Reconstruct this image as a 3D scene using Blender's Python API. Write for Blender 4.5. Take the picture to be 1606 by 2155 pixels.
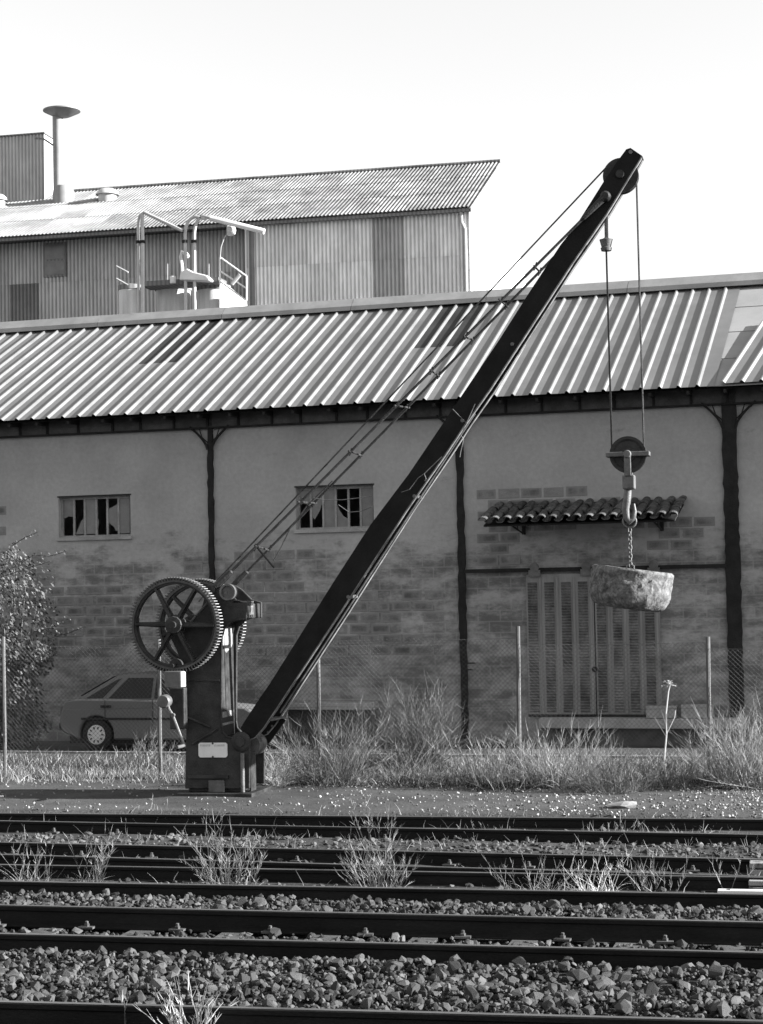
import bpy, bmesh, math, random
import numpy as np
from mathutils import Vector, Matrix, noise

for o in list(bpy.data.objects):
    bpy.data.objects.remove(o, do_unlink=True)
random.seed(7)
rng = np.random.default_rng(7)
scene = bpy.context.scene
C = scene.collection

# ------------------------------------------------------------------ camera
PW, PH = 1606.0, 2155.0
F, CX, CY = 3900.0, 803.0, 1077.5
YAW, ROLL, ZC = math.radians(12.9), 0.018, 3.0
PITCH = math.atan(173 / F)
_w = Vector((-math.sin(YAW), math.cos(YAW), 0)); _r = Vector((math.cos(YAW), math.sin(YAW), 0)); _u = Vector((0, 0, 1))
CW = _w * math.cos(PITCH) + _u * math.sin(PITCH)
_u0 = _u * math.cos(PITCH) - _w * math.sin(PITCH)
CR = _r * math.cos(ROLL) - _u0 * math.sin(ROLL)
CU = _u0 * math.cos(ROLL) + _r * math.sin(ROLL)
CAM = Vector((0, 0, ZC))
cd = bpy.data.cameras.new('camera')
cam = bpy.data.objects.new('camera', cd); C.objects.link(cam)
cam.matrix_world = Matrix(((CR.x, CU.x, -CW.x, CAM.x), (CR.y, CU.y, -CW.y, CAM.y), (CR.z, CU.z, -CW.z, CAM.z), (0, 0, 0, 1)))
cd.sensor_fit = 'HORIZONTAL'; cd.sensor_width = 36.0; cd.lens = 36.0 * F / PW
cd.clip_start = 0.1; cd.clip_end = 4000
scene.camera = cam
scene.render.resolution_x, scene.render.resolution_y = 763, 1024

# ------------------------------------------------------------------ light (a black and white photograph: neutral light)
SUN_AZ, SUN_EL = math.radians(3.0), math.radians(20.0)     # azimuth measured from +X towards +Y
sun_dir = Vector((math.cos(SUN_EL) * math.cos(SUN_AZ), math.cos(SUN_EL) * math.sin(SUN_AZ), math.sin(SUN_EL)))
w = bpy.data.worlds.new('World'); scene.world = w; w.use_nodes = True
nt = w.node_tree; nt.nodes.clear()
sky = nt.nodes.new('ShaderNodeTexSky'); sky.sky_type = 'NISHITA'; sky.sun_disc = False
sky.sun_elevation = SUN_EL; sky.sun_rotation = math.pi / 2 - SUN_AZ
sky.air_density = 3.0; sky.dust_density = 0.3; sky.ozone_density = 1.0
bw = nt.nodes.new('ShaderNodeRGBToBW'); bg = nt.nodes.new('ShaderNodeBackground'); wo = nt.nodes.new('ShaderNodeOutputWorld')
nt.links.new(sky.outputs[0], bw.inputs[0]); nt.links.new(bw.outputs[0], bg.inputs[0]); nt.links.new(bg.outputs[0], wo.inputs[0])
bg.inputs[1].default_value = 0.06
sl = bpy.data.lights.new('sun', 'SUN'); sl.energy = 4.6; sl.angle = math.radians(0.5); sl.color = (1, 1, 1)
so = bpy.data.objects.new('sun', sl); C.objects.link(so); so.location = (30, 10, 30)
so.rotation_euler = (-sun_dir).to_track_quat('-Z', 'Y').to_euler()
vs = scene.view_settings
vs.view_transform = 'Standard'; vs.look = 'None'; vs.exposure = 2.15; vs.gamma = 1.0; vs.use_curve_mapping = False
scene.render.engine = 'CYCLES'

# ------------------------------------------------------------------ measuring helpers: a sight line from the camera meets a real plane
def ray(x, y): return CW + CR * ((x - CX) / F) + CU * ((CY - y) / F)
def onz(x, y, z=0.0):
    d = ray(x, y); return CAM + d * ((z - ZC) / d.z)
def onpl(x, y, p, n):
    d = ray(x, y); return CAM + d * ((Vector(p) - CAM).dot(n) / d.dot(n))
def proj(p):
    q = Vector(p) - CAM; d = q.dot(CW); return CX + F * q.dot(CR) / d, CY - F * q.dot(CU) / d, d
TH = math.radians(3.8); SN = Vector((math.sin(TH), math.cos(TH), 0)); ST = Vector((math.cos(TH), -math.sin(TH), 0)); SD = 33.4
SO = SN * SD                                                # the shed's own frame: u along the wall, v into the shed
def sh(x, y, v=0.0):
    p = onpl(x, y, SO + SN * v, SN); return (p - SO).dot(ST), p.z
def shed_pt(u, v, z): return SO + ST * u + SN * v + Vector((0, 0, z))

# ------------------------------------------------------------------ mesh helpers
class MB:
    def __init__(s): s.v = []; s.f = []
    def add(s, vs, fs):
        b = len(s.v); s.v += [tuple(q) for q in vs]; s.f += [tuple(b + i for i in f) for f in fs]; return s
    def box(s, c, d, rot=None):
        cx, cy, cz = c; hx, hy, hz = d[0] / 2, d[1] / 2, d[2] / 2
        vs = [Vector((sx * hx, sy * hy, sz * hz)) for sx in (-1, 1) for sy in (-1, 1) for sz in (-1, 1)]
        if rot is not None: vs = [rot @ q for q in vs]
        return s.add([q + Vector(c) for q in vs], [(0, 1, 3, 2), (4, 6, 7, 5), (0, 4, 5, 1), (2, 3, 7, 6), (0, 2, 6, 4), (1, 5, 7, 3)])
    def span(s, a, b):
        return s.box([(a[i] + b[i]) / 2 for i in range(3)], [abs(b[i] - a[i]) for i in range(3)])
    def prism(s, poly, y0, y1):                            # polygon in x,z pushed along y
        n = len(poly)
        vs = [(p[0], y0, p[1]) for p in poly] + [(p[0], y1, p[1]) for p in poly]
        fs = [tuple(range(n)), tuple(range(2 * n - 1, n - 1, -1))] + [(i, n + i, n + (i + 1) % n, (i + 1) % n) for i in range(n)]
        return s.add(vs, fs)
    def tube(s, pts, r, n=6, caps=True):
        pts = [Vector(p) for p in pts]; m = len(pts); rr = r if isinstance(r, (list, tuple)) else [r] * m
        vs = []; prev = None
        for i, p in enumerate(pts):
            t = (pts[min(i + 1, m - 1)] - pts[max(i - 1, 0)])
            t = t.normalized() if t.length > 1e-9 else Vector((0, 0, 1))
            if prev is None:
                a = t.cross(Vector((0, 0, 1)) if abs(t.z) < .9 else Vector((1, 0, 0))).normalized()
            else:
                a = (prev - t * prev.dot(t)); a = a.normalized() if a.length > 1e-6 else t.orthogonal().normalized()
            prev = a; b = t.cross(a)
            for k in range(n):
                g = 2 * math.pi * k / n; vs.append(p + (a * math.cos(g) + b * math.sin(g)) * rr[i])
        fs = [(i * n + k, i * n + (k + 1) % n, (i + 1) * n + (k + 1) % n, (i + 1) * n + k) for i in range(m - 1) for k in range(n)]
        if caps: fs += [tuple(range(n - 1, -1, -1)), tuple(range((m - 1) * n, m * n))]
        return s.add(vs, fs)
    def cyl(s, a, b, r, n=20, r2=None): return s.tube([a, b], [r, r if r2 is None else r2], n)
    def lathe(s, prof, c, axis='z', n=28, caps=True):                 # prof: (radius, along axis)
        vs = []
        for r, h in prof:
            for k in range(n):
                g = 2 * math.pi * k / n; a, b = r * math.cos(g), r * math.sin(g)
                q = (a, b, h) if axis == 'z' else (a, h, b) if axis == 'y' else (h, a, b)
                vs.append((c[0] + q[0], c[1] + q[1], c[2] + q[2]))
        m = len(prof)
        fs = [(i * n + k, i * n + (k + 1) % n, (i + 1) * n + (k + 1) % n, (i + 1) * n + k) for i in range(m - 1) for k in range(n)]
        if caps: fs += [tuple(range(n)), tuple(range((m - 1) * n, m * n))]
        return s.add(vs, fs)
    def mesh(s, name):
        me = bpy.data.meshes.new(name); me.from_pydata(s.v, [], s.f)
        b = bmesh.new(); b.from_mesh(me); bmesh.ops.recalc_face_normals(b, faces=b.faces); b.to_mesh(me); b.free()
        return me
    def raw(s, name):
        me = bpy.data.meshes.new(name); me.from_pydata(s.v, [], s.f); return me
    def build(s, name, m, parent=None, smooth=False, bevel=0, recalc=True, label=None):
        me = s.mesh(name) if recalc else s.raw(name)
        return link(name, me, m, parent, smooth, bevel, label)

def link(name, me, m, parent=None, smooth=False, bevel=0, label=None):
    if m is not None and not me.materials: me.materials.append(m)
    if smooth:
        me.polygons.foreach_set('use_smooth', [True] * len(me.polygons))
        if smooth != 'all':
            try: me.set_sharp_from_angle(angle=math.radians(38))
            except Exception: pass
    o = bpy.data.objects.new(name, me); C.objects.link(o); o.parent = parent
    if bevel:
        md = o.modifiers.new('bevel', 'BEVEL'); md.width = bevel; md.segments = 2; md.limit_method = 'ANGLE'
    if label: o['label'] = label
    return o
def tag(o, label=None, cat=None, group=None, kind=None):
    if label: o['label'] = label
    if cat: o['category'] = cat
    if group: o['group'] = group
    if kind: o['kind'] = kind
    return o
def thing(name, label, cat, loc=(0, 0, 0), rz=0.0, group=None):
    o = bpy.data.objects.new(name, None); C.objects.link(o); o.location = loc; o.rotation_euler = (0, 0, rz)
    o.empty_display_size = .3
    return tag(o, label, cat, group)
def arc(c, r, a0, a1, n=12): return [(c[0] + r * math.cos(a0 + (a1 - a0) * i / n), c[1] + r * math.sin(a0 + (a1 - a0) * i / n)) for i in range(n + 1)]

# ------------------------------------------------------------------ materials
def mat(name, lo, hi, scale=3.0, rough=.85, bump=0.0, bscale=60.0, spec=.3, metal=0.0, rand=0.0, stretch=(1, 1, 1), low=.35, high=.65, fine=0.0, fscale=90.0, r_var=0.0, coord='Object'):
    m = bpy.data.materials.new(name); m.use_nodes = True; t = m.node_tree; N = t.nodes; L = t.links
    b = N['Principled BSDF']
    tc = N.new('ShaderNodeTexCoord'); mp = N.new('ShaderNodeMapping'); mp.inputs['Scale'].default_value = stretch
    L.new(tc.outputs[coord], mp.inputs[0])
    oi = N.new('ShaderNodeObjectInfo')
    n1 = N.new('ShaderNodeTexNoise'); n1.noise_dimensions = '4D'; n1.inputs['Scale'].default_value = scale; n1.inputs['Detail'].default_value = 7; n1.inputs['Roughness'].default_value = .62
    mw = N.new('ShaderNodeMath'); mw.operation = 'MULTIPLY'; mw.inputs[1].default_value = 37.0; L.new(oi.outputs['Random'], mw.inputs[0]); L.new(mw.outputs[0], n1.inputs['W'])
    L.new(mp.outputs[0], n1.inputs['Vector'])
    mr = N.new('ShaderNodeMapRange'); mr.inputs[1].default_value = low; mr.inputs[2].default_value = high; mr.inputs[3].default_value = lo; mr.inputs[4].default_value = hi
    L.new(n1.outputs['Fac'], mr.inputs[0]); val = mr.outputs[0]
    if fine:
        n2 = N.new('ShaderNodeTexNoise'); n2.inputs['Scale'].default_value = fscale; n2.inputs['Detail'].default_value = 4; L.new(mp.outputs[0], n2.inputs['Vector'])
        m2 = N.new('ShaderNodeMapRange'); m2.inputs[1].default_value = .3; m2.inputs[2].default_value = .7; m2.inputs[3].default_value = 1 - fine; m2.inputs[4].default_value = 1 + fine
        L.new(n2.outputs['Fac'], m2.inputs[0]); mm = N.new('ShaderNodeMath'); mm.operation = 'MULTIPLY'; L.new(val, mm.inputs[0]); L.new(m2.outputs[0], mm.inputs[1]); val = mm.outputs[0]
    if rand:
        m3 = N.new('ShaderNodeMapRange'); m3.inputs[3].default_value = 1 - rand; m3.inputs[4].default_value = 1 + rand; L.new(oi.outputs['Random'], m3.inputs[0])
        mm = N.new('ShaderNodeMath'); mm.operation = 'MULTIPLY'; L.new(val, mm.inputs[0]); L.new(m3.outputs[0], mm.inputs[1]); val = mm.outputs[0]
    L.new(val, b.inputs['Base Color'])
    b.inputs['Roughness'].default_value = rough; b.inputs['Specular IOR Level'].default_value = spec; b.inputs['Metallic'].default_value = metal
    if r_var:
        m4 = N.new('ShaderNodeMapRange'); m4.inputs[1].default_value = .35; m4.inputs[2].default_value = .65; m4.inputs[3].default_value = rough - r_var; m4.inputs[4].default_value = min(1, rough + r_var)
        L.new(n1.outputs['Fac'], m4.inputs[0]); L.new(m4.outputs[0], b.inputs['Roughness'])
    if bump:
        n3 = N.new('ShaderNodeTexNoise'); n3.inputs['Scale'].default_value = bscale; n3.inputs['Detail'].default_value = 6; L.new(mp.outputs[0], n3.inputs['Vector'])
        bp = N.new('ShaderNodeBump'); bp.inputs['Strength'].default_value = bump; bp.inputs['Distance'].default_value = .02
        L.new(n3.outputs['Fac'], bp.inputs['Height']); L.new(bp.outputs[0], b.inputs['Normal'])
    m['val'] = 1
    return m
def plant(name, lo, hi, trans=.45, scale=2.0):
    m = bpy.data.materials.new(name); m.use_nodes = True; t = m.node_tree; N = t.nodes; L = t.links; N.clear()
    out = N.new('ShaderNodeOutputMaterial'); d = N.new('ShaderNodeBsdfDiffuse'); tr = N.new('ShaderNodeBsdfTranslucent'); mx = N.new('ShaderNodeMixShader')
    g = N.new('ShaderNodeNewGeometry'); mr = N.new('ShaderNodeMapRange'); mr.inputs[3].default_value = lo; mr.inputs[4].default_value = hi
    L.new(g.outputs['Random Per Island'], mr.inputs[0]); L.new(mr.outputs[0], d.inputs[0]); L.new(mr.outputs[0], tr.inputs[0])
    mx.inputs[0].default_value = trans; L.new(d.outputs[0], mx.inputs[1]); L.new(tr.outputs[0], mx.inputs[2]); L.new(mx.outputs[0], out.inputs[0])
    return m
def island(name, lo, hi, rough=.9, scale=20, power=1.0, bump=.4, bscale=40.):     # each loose stone its own grey
    m = mat(name, .8, 1.2, scale=scale, rough=rough, bump=bump, bscale=bscale, coord='Object'); t = m.node_tree; N = t.nodes; L = t.links
    b = N['Principled BSDF']; src = b.inputs['Base Color'].links[0].from_socket
    g = N.new('ShaderNodeNewGeometry'); pw = N.new('ShaderNodeMath'); pw.operation = 'POWER'; pw.inputs[1].default_value = power
    mr = N.new('ShaderNodeMapRange'); mr.inputs[3].default_value = lo; mr.inputs[4].default_value = hi; L.new(g.outputs['Random Per Island'], pw.inputs[0]); L.new(pw.outputs[0], mr.inputs[0])
    mm = N.new('ShaderNodeMath'); mm.operation = 'MULTIPLY'; L.new(src, mm.inputs[0]); L.new(mr.outputs[0], mm.inputs[1]); L.new(mm.outputs[0], b.inputs['Base Color'])
    return m

M = {}
M['iron'] = mat('dark_iron', .014, .040, scale=5, rough=.6, bump=.35, bscale=35, spec=.22, fine=.3, r_var=.12)
M['boom'] = mat('black_painted_steel', .004, .014, scale=3, rough=.65, bump=.2, bscale=25, spec=.12, fine=.25, r_var=.12)
M['rail'] = mat('rusty_rail', .004, .012, scale=4, rough=.7, bump=.25, bscale=70, spec=.15, fine=.3, stretch=(.3, 1, 1))
M['railtop'] = mat('worn_rail_head', .05, .10, scale=3, rough=.45, spec=.4, fine=.2, stretch=(.2, 1, 1))
M['steel'] = mat('grey_steel', .05, .11, scale=7, rough=.5, spec=.5, fine=.2)
M['hook'] = mat('worn_hook_steel', .05, .12, scale=8, rough=.5, bump=.2, spec=.5, fine=.25)
M['plaster'] = mat('grey_render', .20, .29, scale=.9, rough=.95, bump=.25, bscale=22, fine=.07, fscale=14, low=.3, high=.7)
def block_mat():
    m = mat('stained_block', .082, .215, scale=4.0, rough=.95, bump=.4, bscale=45, fine=.12, rand=.25, low=.36, high=.72)
    t = m.node_tree; N = t.nodes; L = t.links; b = N['Principled BSDF']; src = b.inputs['Base Color'].links[0].from_socket
    sp = N.new('ShaderNodeSeparateXYZ'); L.new(N['Texture Coordinate'].outputs['Generated'], sp.inputs[0]); outs = []
    for ax, wd in (('X', .18), ('Z', .36)):
        a = N.new('ShaderNodeMath'); a.operation = 'PINGPONG'; a.inputs[1].default_value = .5; L.new(sp.outputs[ax], a.inputs[0])
        r = N.new('ShaderNodeMapRange'); r.interpolation_type = 'SMOOTHSTEP'; r.inputs[2].default_value = wd; L.new(a.outputs[0], r.inputs[0]); outs.append(r.outputs[0])
    e = N.new('ShaderNodeMath'); e.operation = 'MULTIPLY'; L.new(outs[0], e.inputs[0]); L.new(outs[1], e.inputs[1])
    mx = N.new('ShaderNodeMix'); mx.data_type = 'FLOAT'; mx.inputs[2].default_value = .185; L.new(e.outputs[0], mx.inputs[0]); L.new(src, mx.inputs[3]); L.new(mx.outputs[0], b.inputs['Base Color'])
    return m
M['block'] = block_mat()
M['beam'] = mat('sooty_beam', .05, .10, scale=3, rough=.9, bump=.3, bscale=30, fine=.2)
M['column'] = mat('rusted_column', .005, .016, scale=6, rough=.8, bump=.4, bscale=30, fine=.3)
M['roof'] = mat('coated_roof_sheet', .19, .235, scale=1.2, rough=.5, spec=.5, metal=.6, fine=.06, rand=.04, r_var=.04)
M['skylight'] = mat('weathered_skylight', .018, .04, scale=1.5, rough=.6, spec=.15, fine=.1)
M['flat_roof'] = mat('smooth_roof_sheet', .20, .25, scale=1.3, rough=.6, fine=.06)
M['flash'] = mat('ridge_flashing', .17, .24, scale=2, rough=.5, fine=.08)
M['door'] = mat('faded_door', .15, .23, scale=2.2, rough=.85, fine=.12, stretch=(3, 1, .35))
M['louvre'] = mat('stained_louvre', .04, .17, scale=3.2, rough=.9, fine=.25, fscale=25, rand=.15)
M['concrete'] = mat('old_concrete', .20, .32, scale=2, rough=.95, bump=.3, bscale=25, fine=.15)
M['drum'] = mat('rough_concrete', .04, .165, scale=11, rough=.98, bump=1.0, bscale=14, fine=.35, fscale=30)
M['tile'] = mat('weathered_clay_tile', .02, .10, scale=9, rough=.9, bump=.4, bscale=40, fine=.25, rand=.35)
M['wood'] = mat('grey_window_wood', .18, .30, scale=6, rough=.9, fine=.2)
M['pane'] = mat('dusty_pane', .10, .15, scale=4, rough=.35, spec=.5, fine=.15)
M['dark'] = mat('dark_void', .006, .012, rough=.95)
M['clad'] = mat('corrugated_wall', .66, .82, scale=.7, rough=.85, fine=.12, fscale=5, rand=.08, stretch=(1, 1, .3))
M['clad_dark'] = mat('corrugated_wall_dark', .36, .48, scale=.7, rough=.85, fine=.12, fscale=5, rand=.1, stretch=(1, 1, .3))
M['clad_old'] = mat('corrugated_patch', .15, .22, scale=1, rough=.85, fine=.12, rand=.1)
M['roof2'] = mat('fibre_cement_roof', .09, .22, scale=.9, rough=.7, fine=.15, fscale=8, rand=.1, high=.6)
M['roof2_pale_glare'] = mat('pale_glare_roof', .13, .32, scale=.5, rough=.55, fine=.1, fscale=4, rand=.08)
M['white'] = mat('white_paint', .55, .66, scale=3, rough=.6, fine=.06)
M['white_dirty'] = mat('chipped_white_paint', .04, .22, scale=8, rough=.8, fine=.15, low=.35, high=.52, bump=.2)
M['pipe'] = mat('galvanised_pipe', .32, .42, scale=3, rough=.45, spec=.5, fine=.08)
M['flue'] = mat('dull_flue', .20, .25, scale=3, rough=.6, fine=.08)
M['tank'] = mat('galvanised_tank', .38, .62, scale=1.4, rough=.6, fine=.15, stretch=(3, 3, .3))
M['car'] = mat('grey_car_paint', .09, .10, scale=1, rough=.4, spec=.4)
M['glass'] = mat('car_glass', .006, .010, scale=1, rough=.12, spec=.3)
M['rubber'] = mat('tyre_rubber', .012, .02, rough=.9)
M['hub'] = mat('plastic_hubcap', .42, .5, rough=.45)
M['ballast'] = island('ballast_stone', .012, .085, power=1.6, scale=14)
M['gravel'] = island('pale_gravel', .06, .42, power=2.6, scale=20)
M['sleeper'] = mat('weathered_sleeper', .03, .09, scale=5, rough=.95, bump=.4, bscale=40, fine=.25, stretch=(1, 6, 6))
M['post'] = mat('galvanised_post', .07, .11, scale=5, rough=.6, fine=.15)
M['mesh'] = mat('wire_mesh', .04, .06, rough=.6, spec=.3)
M['dry'] = plant('dry_grass', .11, .36, .35)
M['shadow_herb'] = plant('shadow_herbs', .015, .05, .3)  # bush shadow at the gravel edge put into the herb colour
M['pale'] = plant('bleached_stems', .30, .60, .3)
M['green'] = plant('grey_green_twigs', .06, .24, .4)
M['leaf'] = plant('shrub_leaf', .025, .24, .4)
M['twig'] = mat('twig_bark', .05, .12, rough=.9)
M['kerb'] = mat('kerb_concrete', .12, .18, scale=2, rough=.95, bump=.2, fine=.15)

def grooves(m, pitch, depth):                               # darkens the furrows of a corrugated sheet
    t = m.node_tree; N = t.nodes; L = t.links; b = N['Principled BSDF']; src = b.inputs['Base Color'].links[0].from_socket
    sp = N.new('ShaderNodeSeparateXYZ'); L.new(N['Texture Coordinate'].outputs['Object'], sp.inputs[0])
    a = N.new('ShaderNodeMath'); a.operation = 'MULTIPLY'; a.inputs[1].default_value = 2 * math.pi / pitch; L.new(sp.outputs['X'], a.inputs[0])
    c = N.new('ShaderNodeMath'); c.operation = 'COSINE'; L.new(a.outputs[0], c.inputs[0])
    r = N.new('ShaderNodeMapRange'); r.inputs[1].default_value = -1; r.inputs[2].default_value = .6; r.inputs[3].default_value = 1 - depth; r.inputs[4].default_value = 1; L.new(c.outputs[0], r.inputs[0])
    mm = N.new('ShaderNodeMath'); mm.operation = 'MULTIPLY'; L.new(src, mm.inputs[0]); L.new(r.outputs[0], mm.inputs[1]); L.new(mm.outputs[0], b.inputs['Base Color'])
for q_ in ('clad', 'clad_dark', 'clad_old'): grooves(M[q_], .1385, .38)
for q_ in ('roof2', 'roof2_pale_glare'): grooves(M[q_], .1385, .4)

# ================================================================== SETTING
def yard_z(X, Y):
    v = X * SN.x + Y * SN.y - SD
    z = (-.15 if Y > 18.75 else -.30) + .15 * min(1, max(0, (Y - 24.72) / .16))
    k = min(1, max(0, (v + 4.4) / 1.6)); z += .22 * k * k * (3 - 2 * k)
    return z
def ground_z(X, Y):
    z = yard_z(X, Y)
    if 8 < Y < 33 and -22 < X < 10:
        z += .018 * noise.noise(Vector((X * 1.3, Y * 1.3, 0))) + .010 * noise.noise(Vector((X * 5, Y * 5, 3)))
        if 21.7 < Y < 22.9: z += .05 * max(0, noise.noise(Vector((X * 2.2, Y * 3, 9)))) + .05
    return z
xs = [-900, -300, -120, -60, -35, -26] + list(np.arange(-20, 6.01, .16)) + [8, 12, 20, 40, 120, 300, 900]
ys = [-300, -60, 0, 6, 10] + list(np.arange(11, 33.6, .16)) + [36, 45, 70, 120, 300, 900, 2500]
g = MB(); nx = len(xs)
g.v = [(x, y, ground_z(x, y)) for y in ys for x in xs]
g.f = [(j * nx + i, j * nx + i + 1, (j + 1) * nx + i + 1, (j + 1) * nx + i) for j in range(len(ys) - 1) for i in range(nx - 1)]
def ground_mat():
    m = mat('dry_yard_ground', .022, .060, scale=.8, rough=.97, bump=.6, bscale=30, fine=.4, fscale=24)
    t = m.node_tree; N = t.nodes; L = t.links; b = N['Principled BSDF']; src = b.inputs['Base Color'].links[0].from_socket
    sp = N.new('ShaderNodeSeparateXYZ'); L.new(N['Texture Coordinate'].outputs['Object'], sp.inputs[0])
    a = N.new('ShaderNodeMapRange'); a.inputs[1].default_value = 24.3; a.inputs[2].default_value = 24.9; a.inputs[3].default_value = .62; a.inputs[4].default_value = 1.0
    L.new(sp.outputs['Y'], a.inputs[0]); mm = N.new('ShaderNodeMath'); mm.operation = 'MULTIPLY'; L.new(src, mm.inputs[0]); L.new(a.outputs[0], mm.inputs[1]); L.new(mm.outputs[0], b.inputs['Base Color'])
    return m
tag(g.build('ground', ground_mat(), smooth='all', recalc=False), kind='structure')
k = MB()
for i in range(24):
    u0 = -21 + i * 1.0
    k.box((u0 + .497, -2.72, .16), (.985, .13, .20))
kerb = k.build('kerb', M['kerb'], bevel=.012); kerb.location = SO; kerb.rotation_euler = (0, 0, -TH); tag(kerb, kind='structure')

# ------------------------------------------------------------------ railway tracks
RP = [(-.065, -.155), (.065, -.155), (.065, -.143), (.012, -.122), (.010, -.045), (.034, -.034), (.036, -.008), (.028, 0), (-.028, 0), (-.036, -.008), (-.034, -.034), (-.010, -.045), (-.012, -.122), (-.065, -.143)]
def rail_line(pa, pb, ext=4.0):
    a = onz(*pa); b = onz(*pb); d = (b - a).normalized(); return a - d * ext, b + d * ext
def make_rail(line, parent, name='rail', k=1.0):
    a, b = line; d = (b - a).normalized(); s = Vector((-d.y, d.x, 0))
    m = MB(); n = len(RP)
    m.add([a + s * p[0] + Vector((0, 0, p[1] * k)) for p in RP] + [b + s * p[0] + Vector((0, 0, p[1] * k)) for p in RP],
          [tuple(range(n)), tuple(range(2 * n - 1, n - 1, -1))] + [(i, n + i, n + (i + 1) % n, (i + 1) % n) for i in range(n)])
    o = m.build(name, M['rail'], parent, bevel=0)
    o.data.materials.append(M['railtop'])
    for p in o.data.polygons:
        if p.normal.z > .9 and p.center.z > -.02: p.material_index = 1
    return o
def sleepers(track, y0, y1, step, x0, x1, z, skew=0.0):
    me = None; x = x0
    while x < x1:
        if me is None:
            me = MB().box((0, 0, 0), (.24, y1 - y0, .14)).mesh('sleeper')
        o = link('sleeper', me, M['sleeper'], track); o.location = (x + random.uniform(-.02, .02), (y0 + y1) / 2, z); o.rotation_euler = (0, 0, random.uniform(-.02, .02)); x += step
def bolts(track, line, step, side, x0, zb=-.135):
    a, b = line; d = (b - a).normalized(); s = Vector((-d.y, d.x, 0)); L = (b - a).length; q = x0; me = None
    while q < L:
        p = a + d * q + s * (.085 * side)
        if me is None:
            mb = MB(); mb.box((0, 0, 0), (.15, .10, .02)); mb.lathe([(.028, .01), (.028, .035), (.018, .036), (.018, .058), (.012, .062)], (0, 0, 0), 'z', 6); me = mb.mesh('rail_bolt')
        o = link('rail_bolt', me, M['sleeper'], track); o.location = (p.x, p.y, zb); o.rotation_euler = (0, 0, random.uniform(-.2, .2)); q += step

main = thing('railway_track', 'main running line of two dark steel rails in deep ballast', 'railway track')
G = rail_line((0, 1904), (1606, 1940)); H = rail_line((0, 1964), (1606, 2004))
make_rail(G, main, k=1.32); make_rail(H, main, k=1.32); sleepers(main, 15.2, 17.7, .93, -11, 4, -.275)
bolts(main, G, .93, -1, .3, -.185); bolts(main, H, .93, -1, .45, -.185)
near = thing('railway_track', 'nearest railway line with one rail crossing the bottom edge of the ballast', 'railway track')
I = rail_line((0, 2107), (1606, 2148)); make_rail(I, near, k=1.32)
make_rail((I[0] - Vector((0, 1.5, 0)), I[1] - Vector((0, 1.5, 0))), near, k=1.32); sleepers(near, 11.2, 13.6, .93, -9, 3.5, -.275)
sid1 = thing('railway_track', 'far overgrown siding track beside the crane yard', 'railway track')
A_ = rail_line((0, 1711), (1606, 1724)); B_ = rail_line((0, 1727), (1606, 1756)); make_rail(A_, sid1); make_rail(B_, sid1)
sleepers(sid1, 22.95, 24.6, 1.1, -14, 4, -.225); bolts(sid1, B_, .93, -1, .2)
sid2 = thing('railway_track', 'weedy siding track with its far rail beside the strip of broken earth', 'railway track')
C_ = rail_line((0, 1772), (1606, 1808)); E_ = rail_line((0, 1819), (1606, 1846)); make_rail(C_, sid2); make_rail(E_, sid2)
sleepers(sid2, 19.6, 21.7, 1.1, -13, 4, -.225); bolts(sid2, C_, .93, -1, .5)
sid3 = thing('railway_track', 'siding track merging with the weedy one, its near rail edging the ballast', 'railway track')
D_ = rail_line((0, 1797), (1606, 1843)); F_ = rail_line((0, 1854), (1606, 1882))
make_rail((D_[0] + Vector((0, 0, -.004)), D_[1] + Vector((0, 0, -.004))), sid3); make_rail(F_, sid3)

# ------------------------------------------------------------------ ballast
def stone_mesh(name, k):
    r = random.Random(k); b = bmesh.new()
    ax = Vector((r.uniform(.8, 1.3), r.uniform(.7, 1.1), r.uniform(.5, .9)))
    for i in range(19):
        d = Vector((r.gauss(0, 1), r.gauss(0, 1), r.gauss(0, 1))).normalized() * r.uniform(.75, 1.0)
        b.verts.new((d.x * ax.x, d.y * ax.y, d.z * ax.z))
    bmesh.ops.convex_hull(b, input=b.verts)
    for v_ in [v_ for v_ in b.verts if not v_.link_faces]: b.verts.remove(v_)
    me = bpy.data.meshes.new(name); b.to_mesh(me); b.free(); return me
stone_src = [stone_mesh('ballast_stone', i) for i in range(14)]
stone_np = []
for me in stone_src:
    me.materials.append(M['ballast'])
    vv = np.array([v_.co[:] for v_ in me.vertices]); ff = [tuple(p.vertices) for p in me.polygons]; stone_np.append((vv, ff))
def rot_np(e):
    return np.array(Matrix.Rotation(e[2], 3, 'Z') @ Matrix.Rotation(e[1], 3, 'Y') @ Matrix.Rotation(e[0], 3, 'X'))
def bed_z(Y):
    d = min(abs(Y - 17.14), abs(Y - 15.70), abs(Y - 13.15)); near = max(0, 1 - d / .28)
    if Y > 17.2: z = -.125
    elif 15.7 < Y < 17.14: z = -.215
    elif 13.2 < Y < 15.68: z = -.14 + .02 * math.sin(Y * 5)
    else: z = -.16
    return z - (.075 * near if not 15.7 < Y < 17.14 else 0)
stones = []
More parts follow.
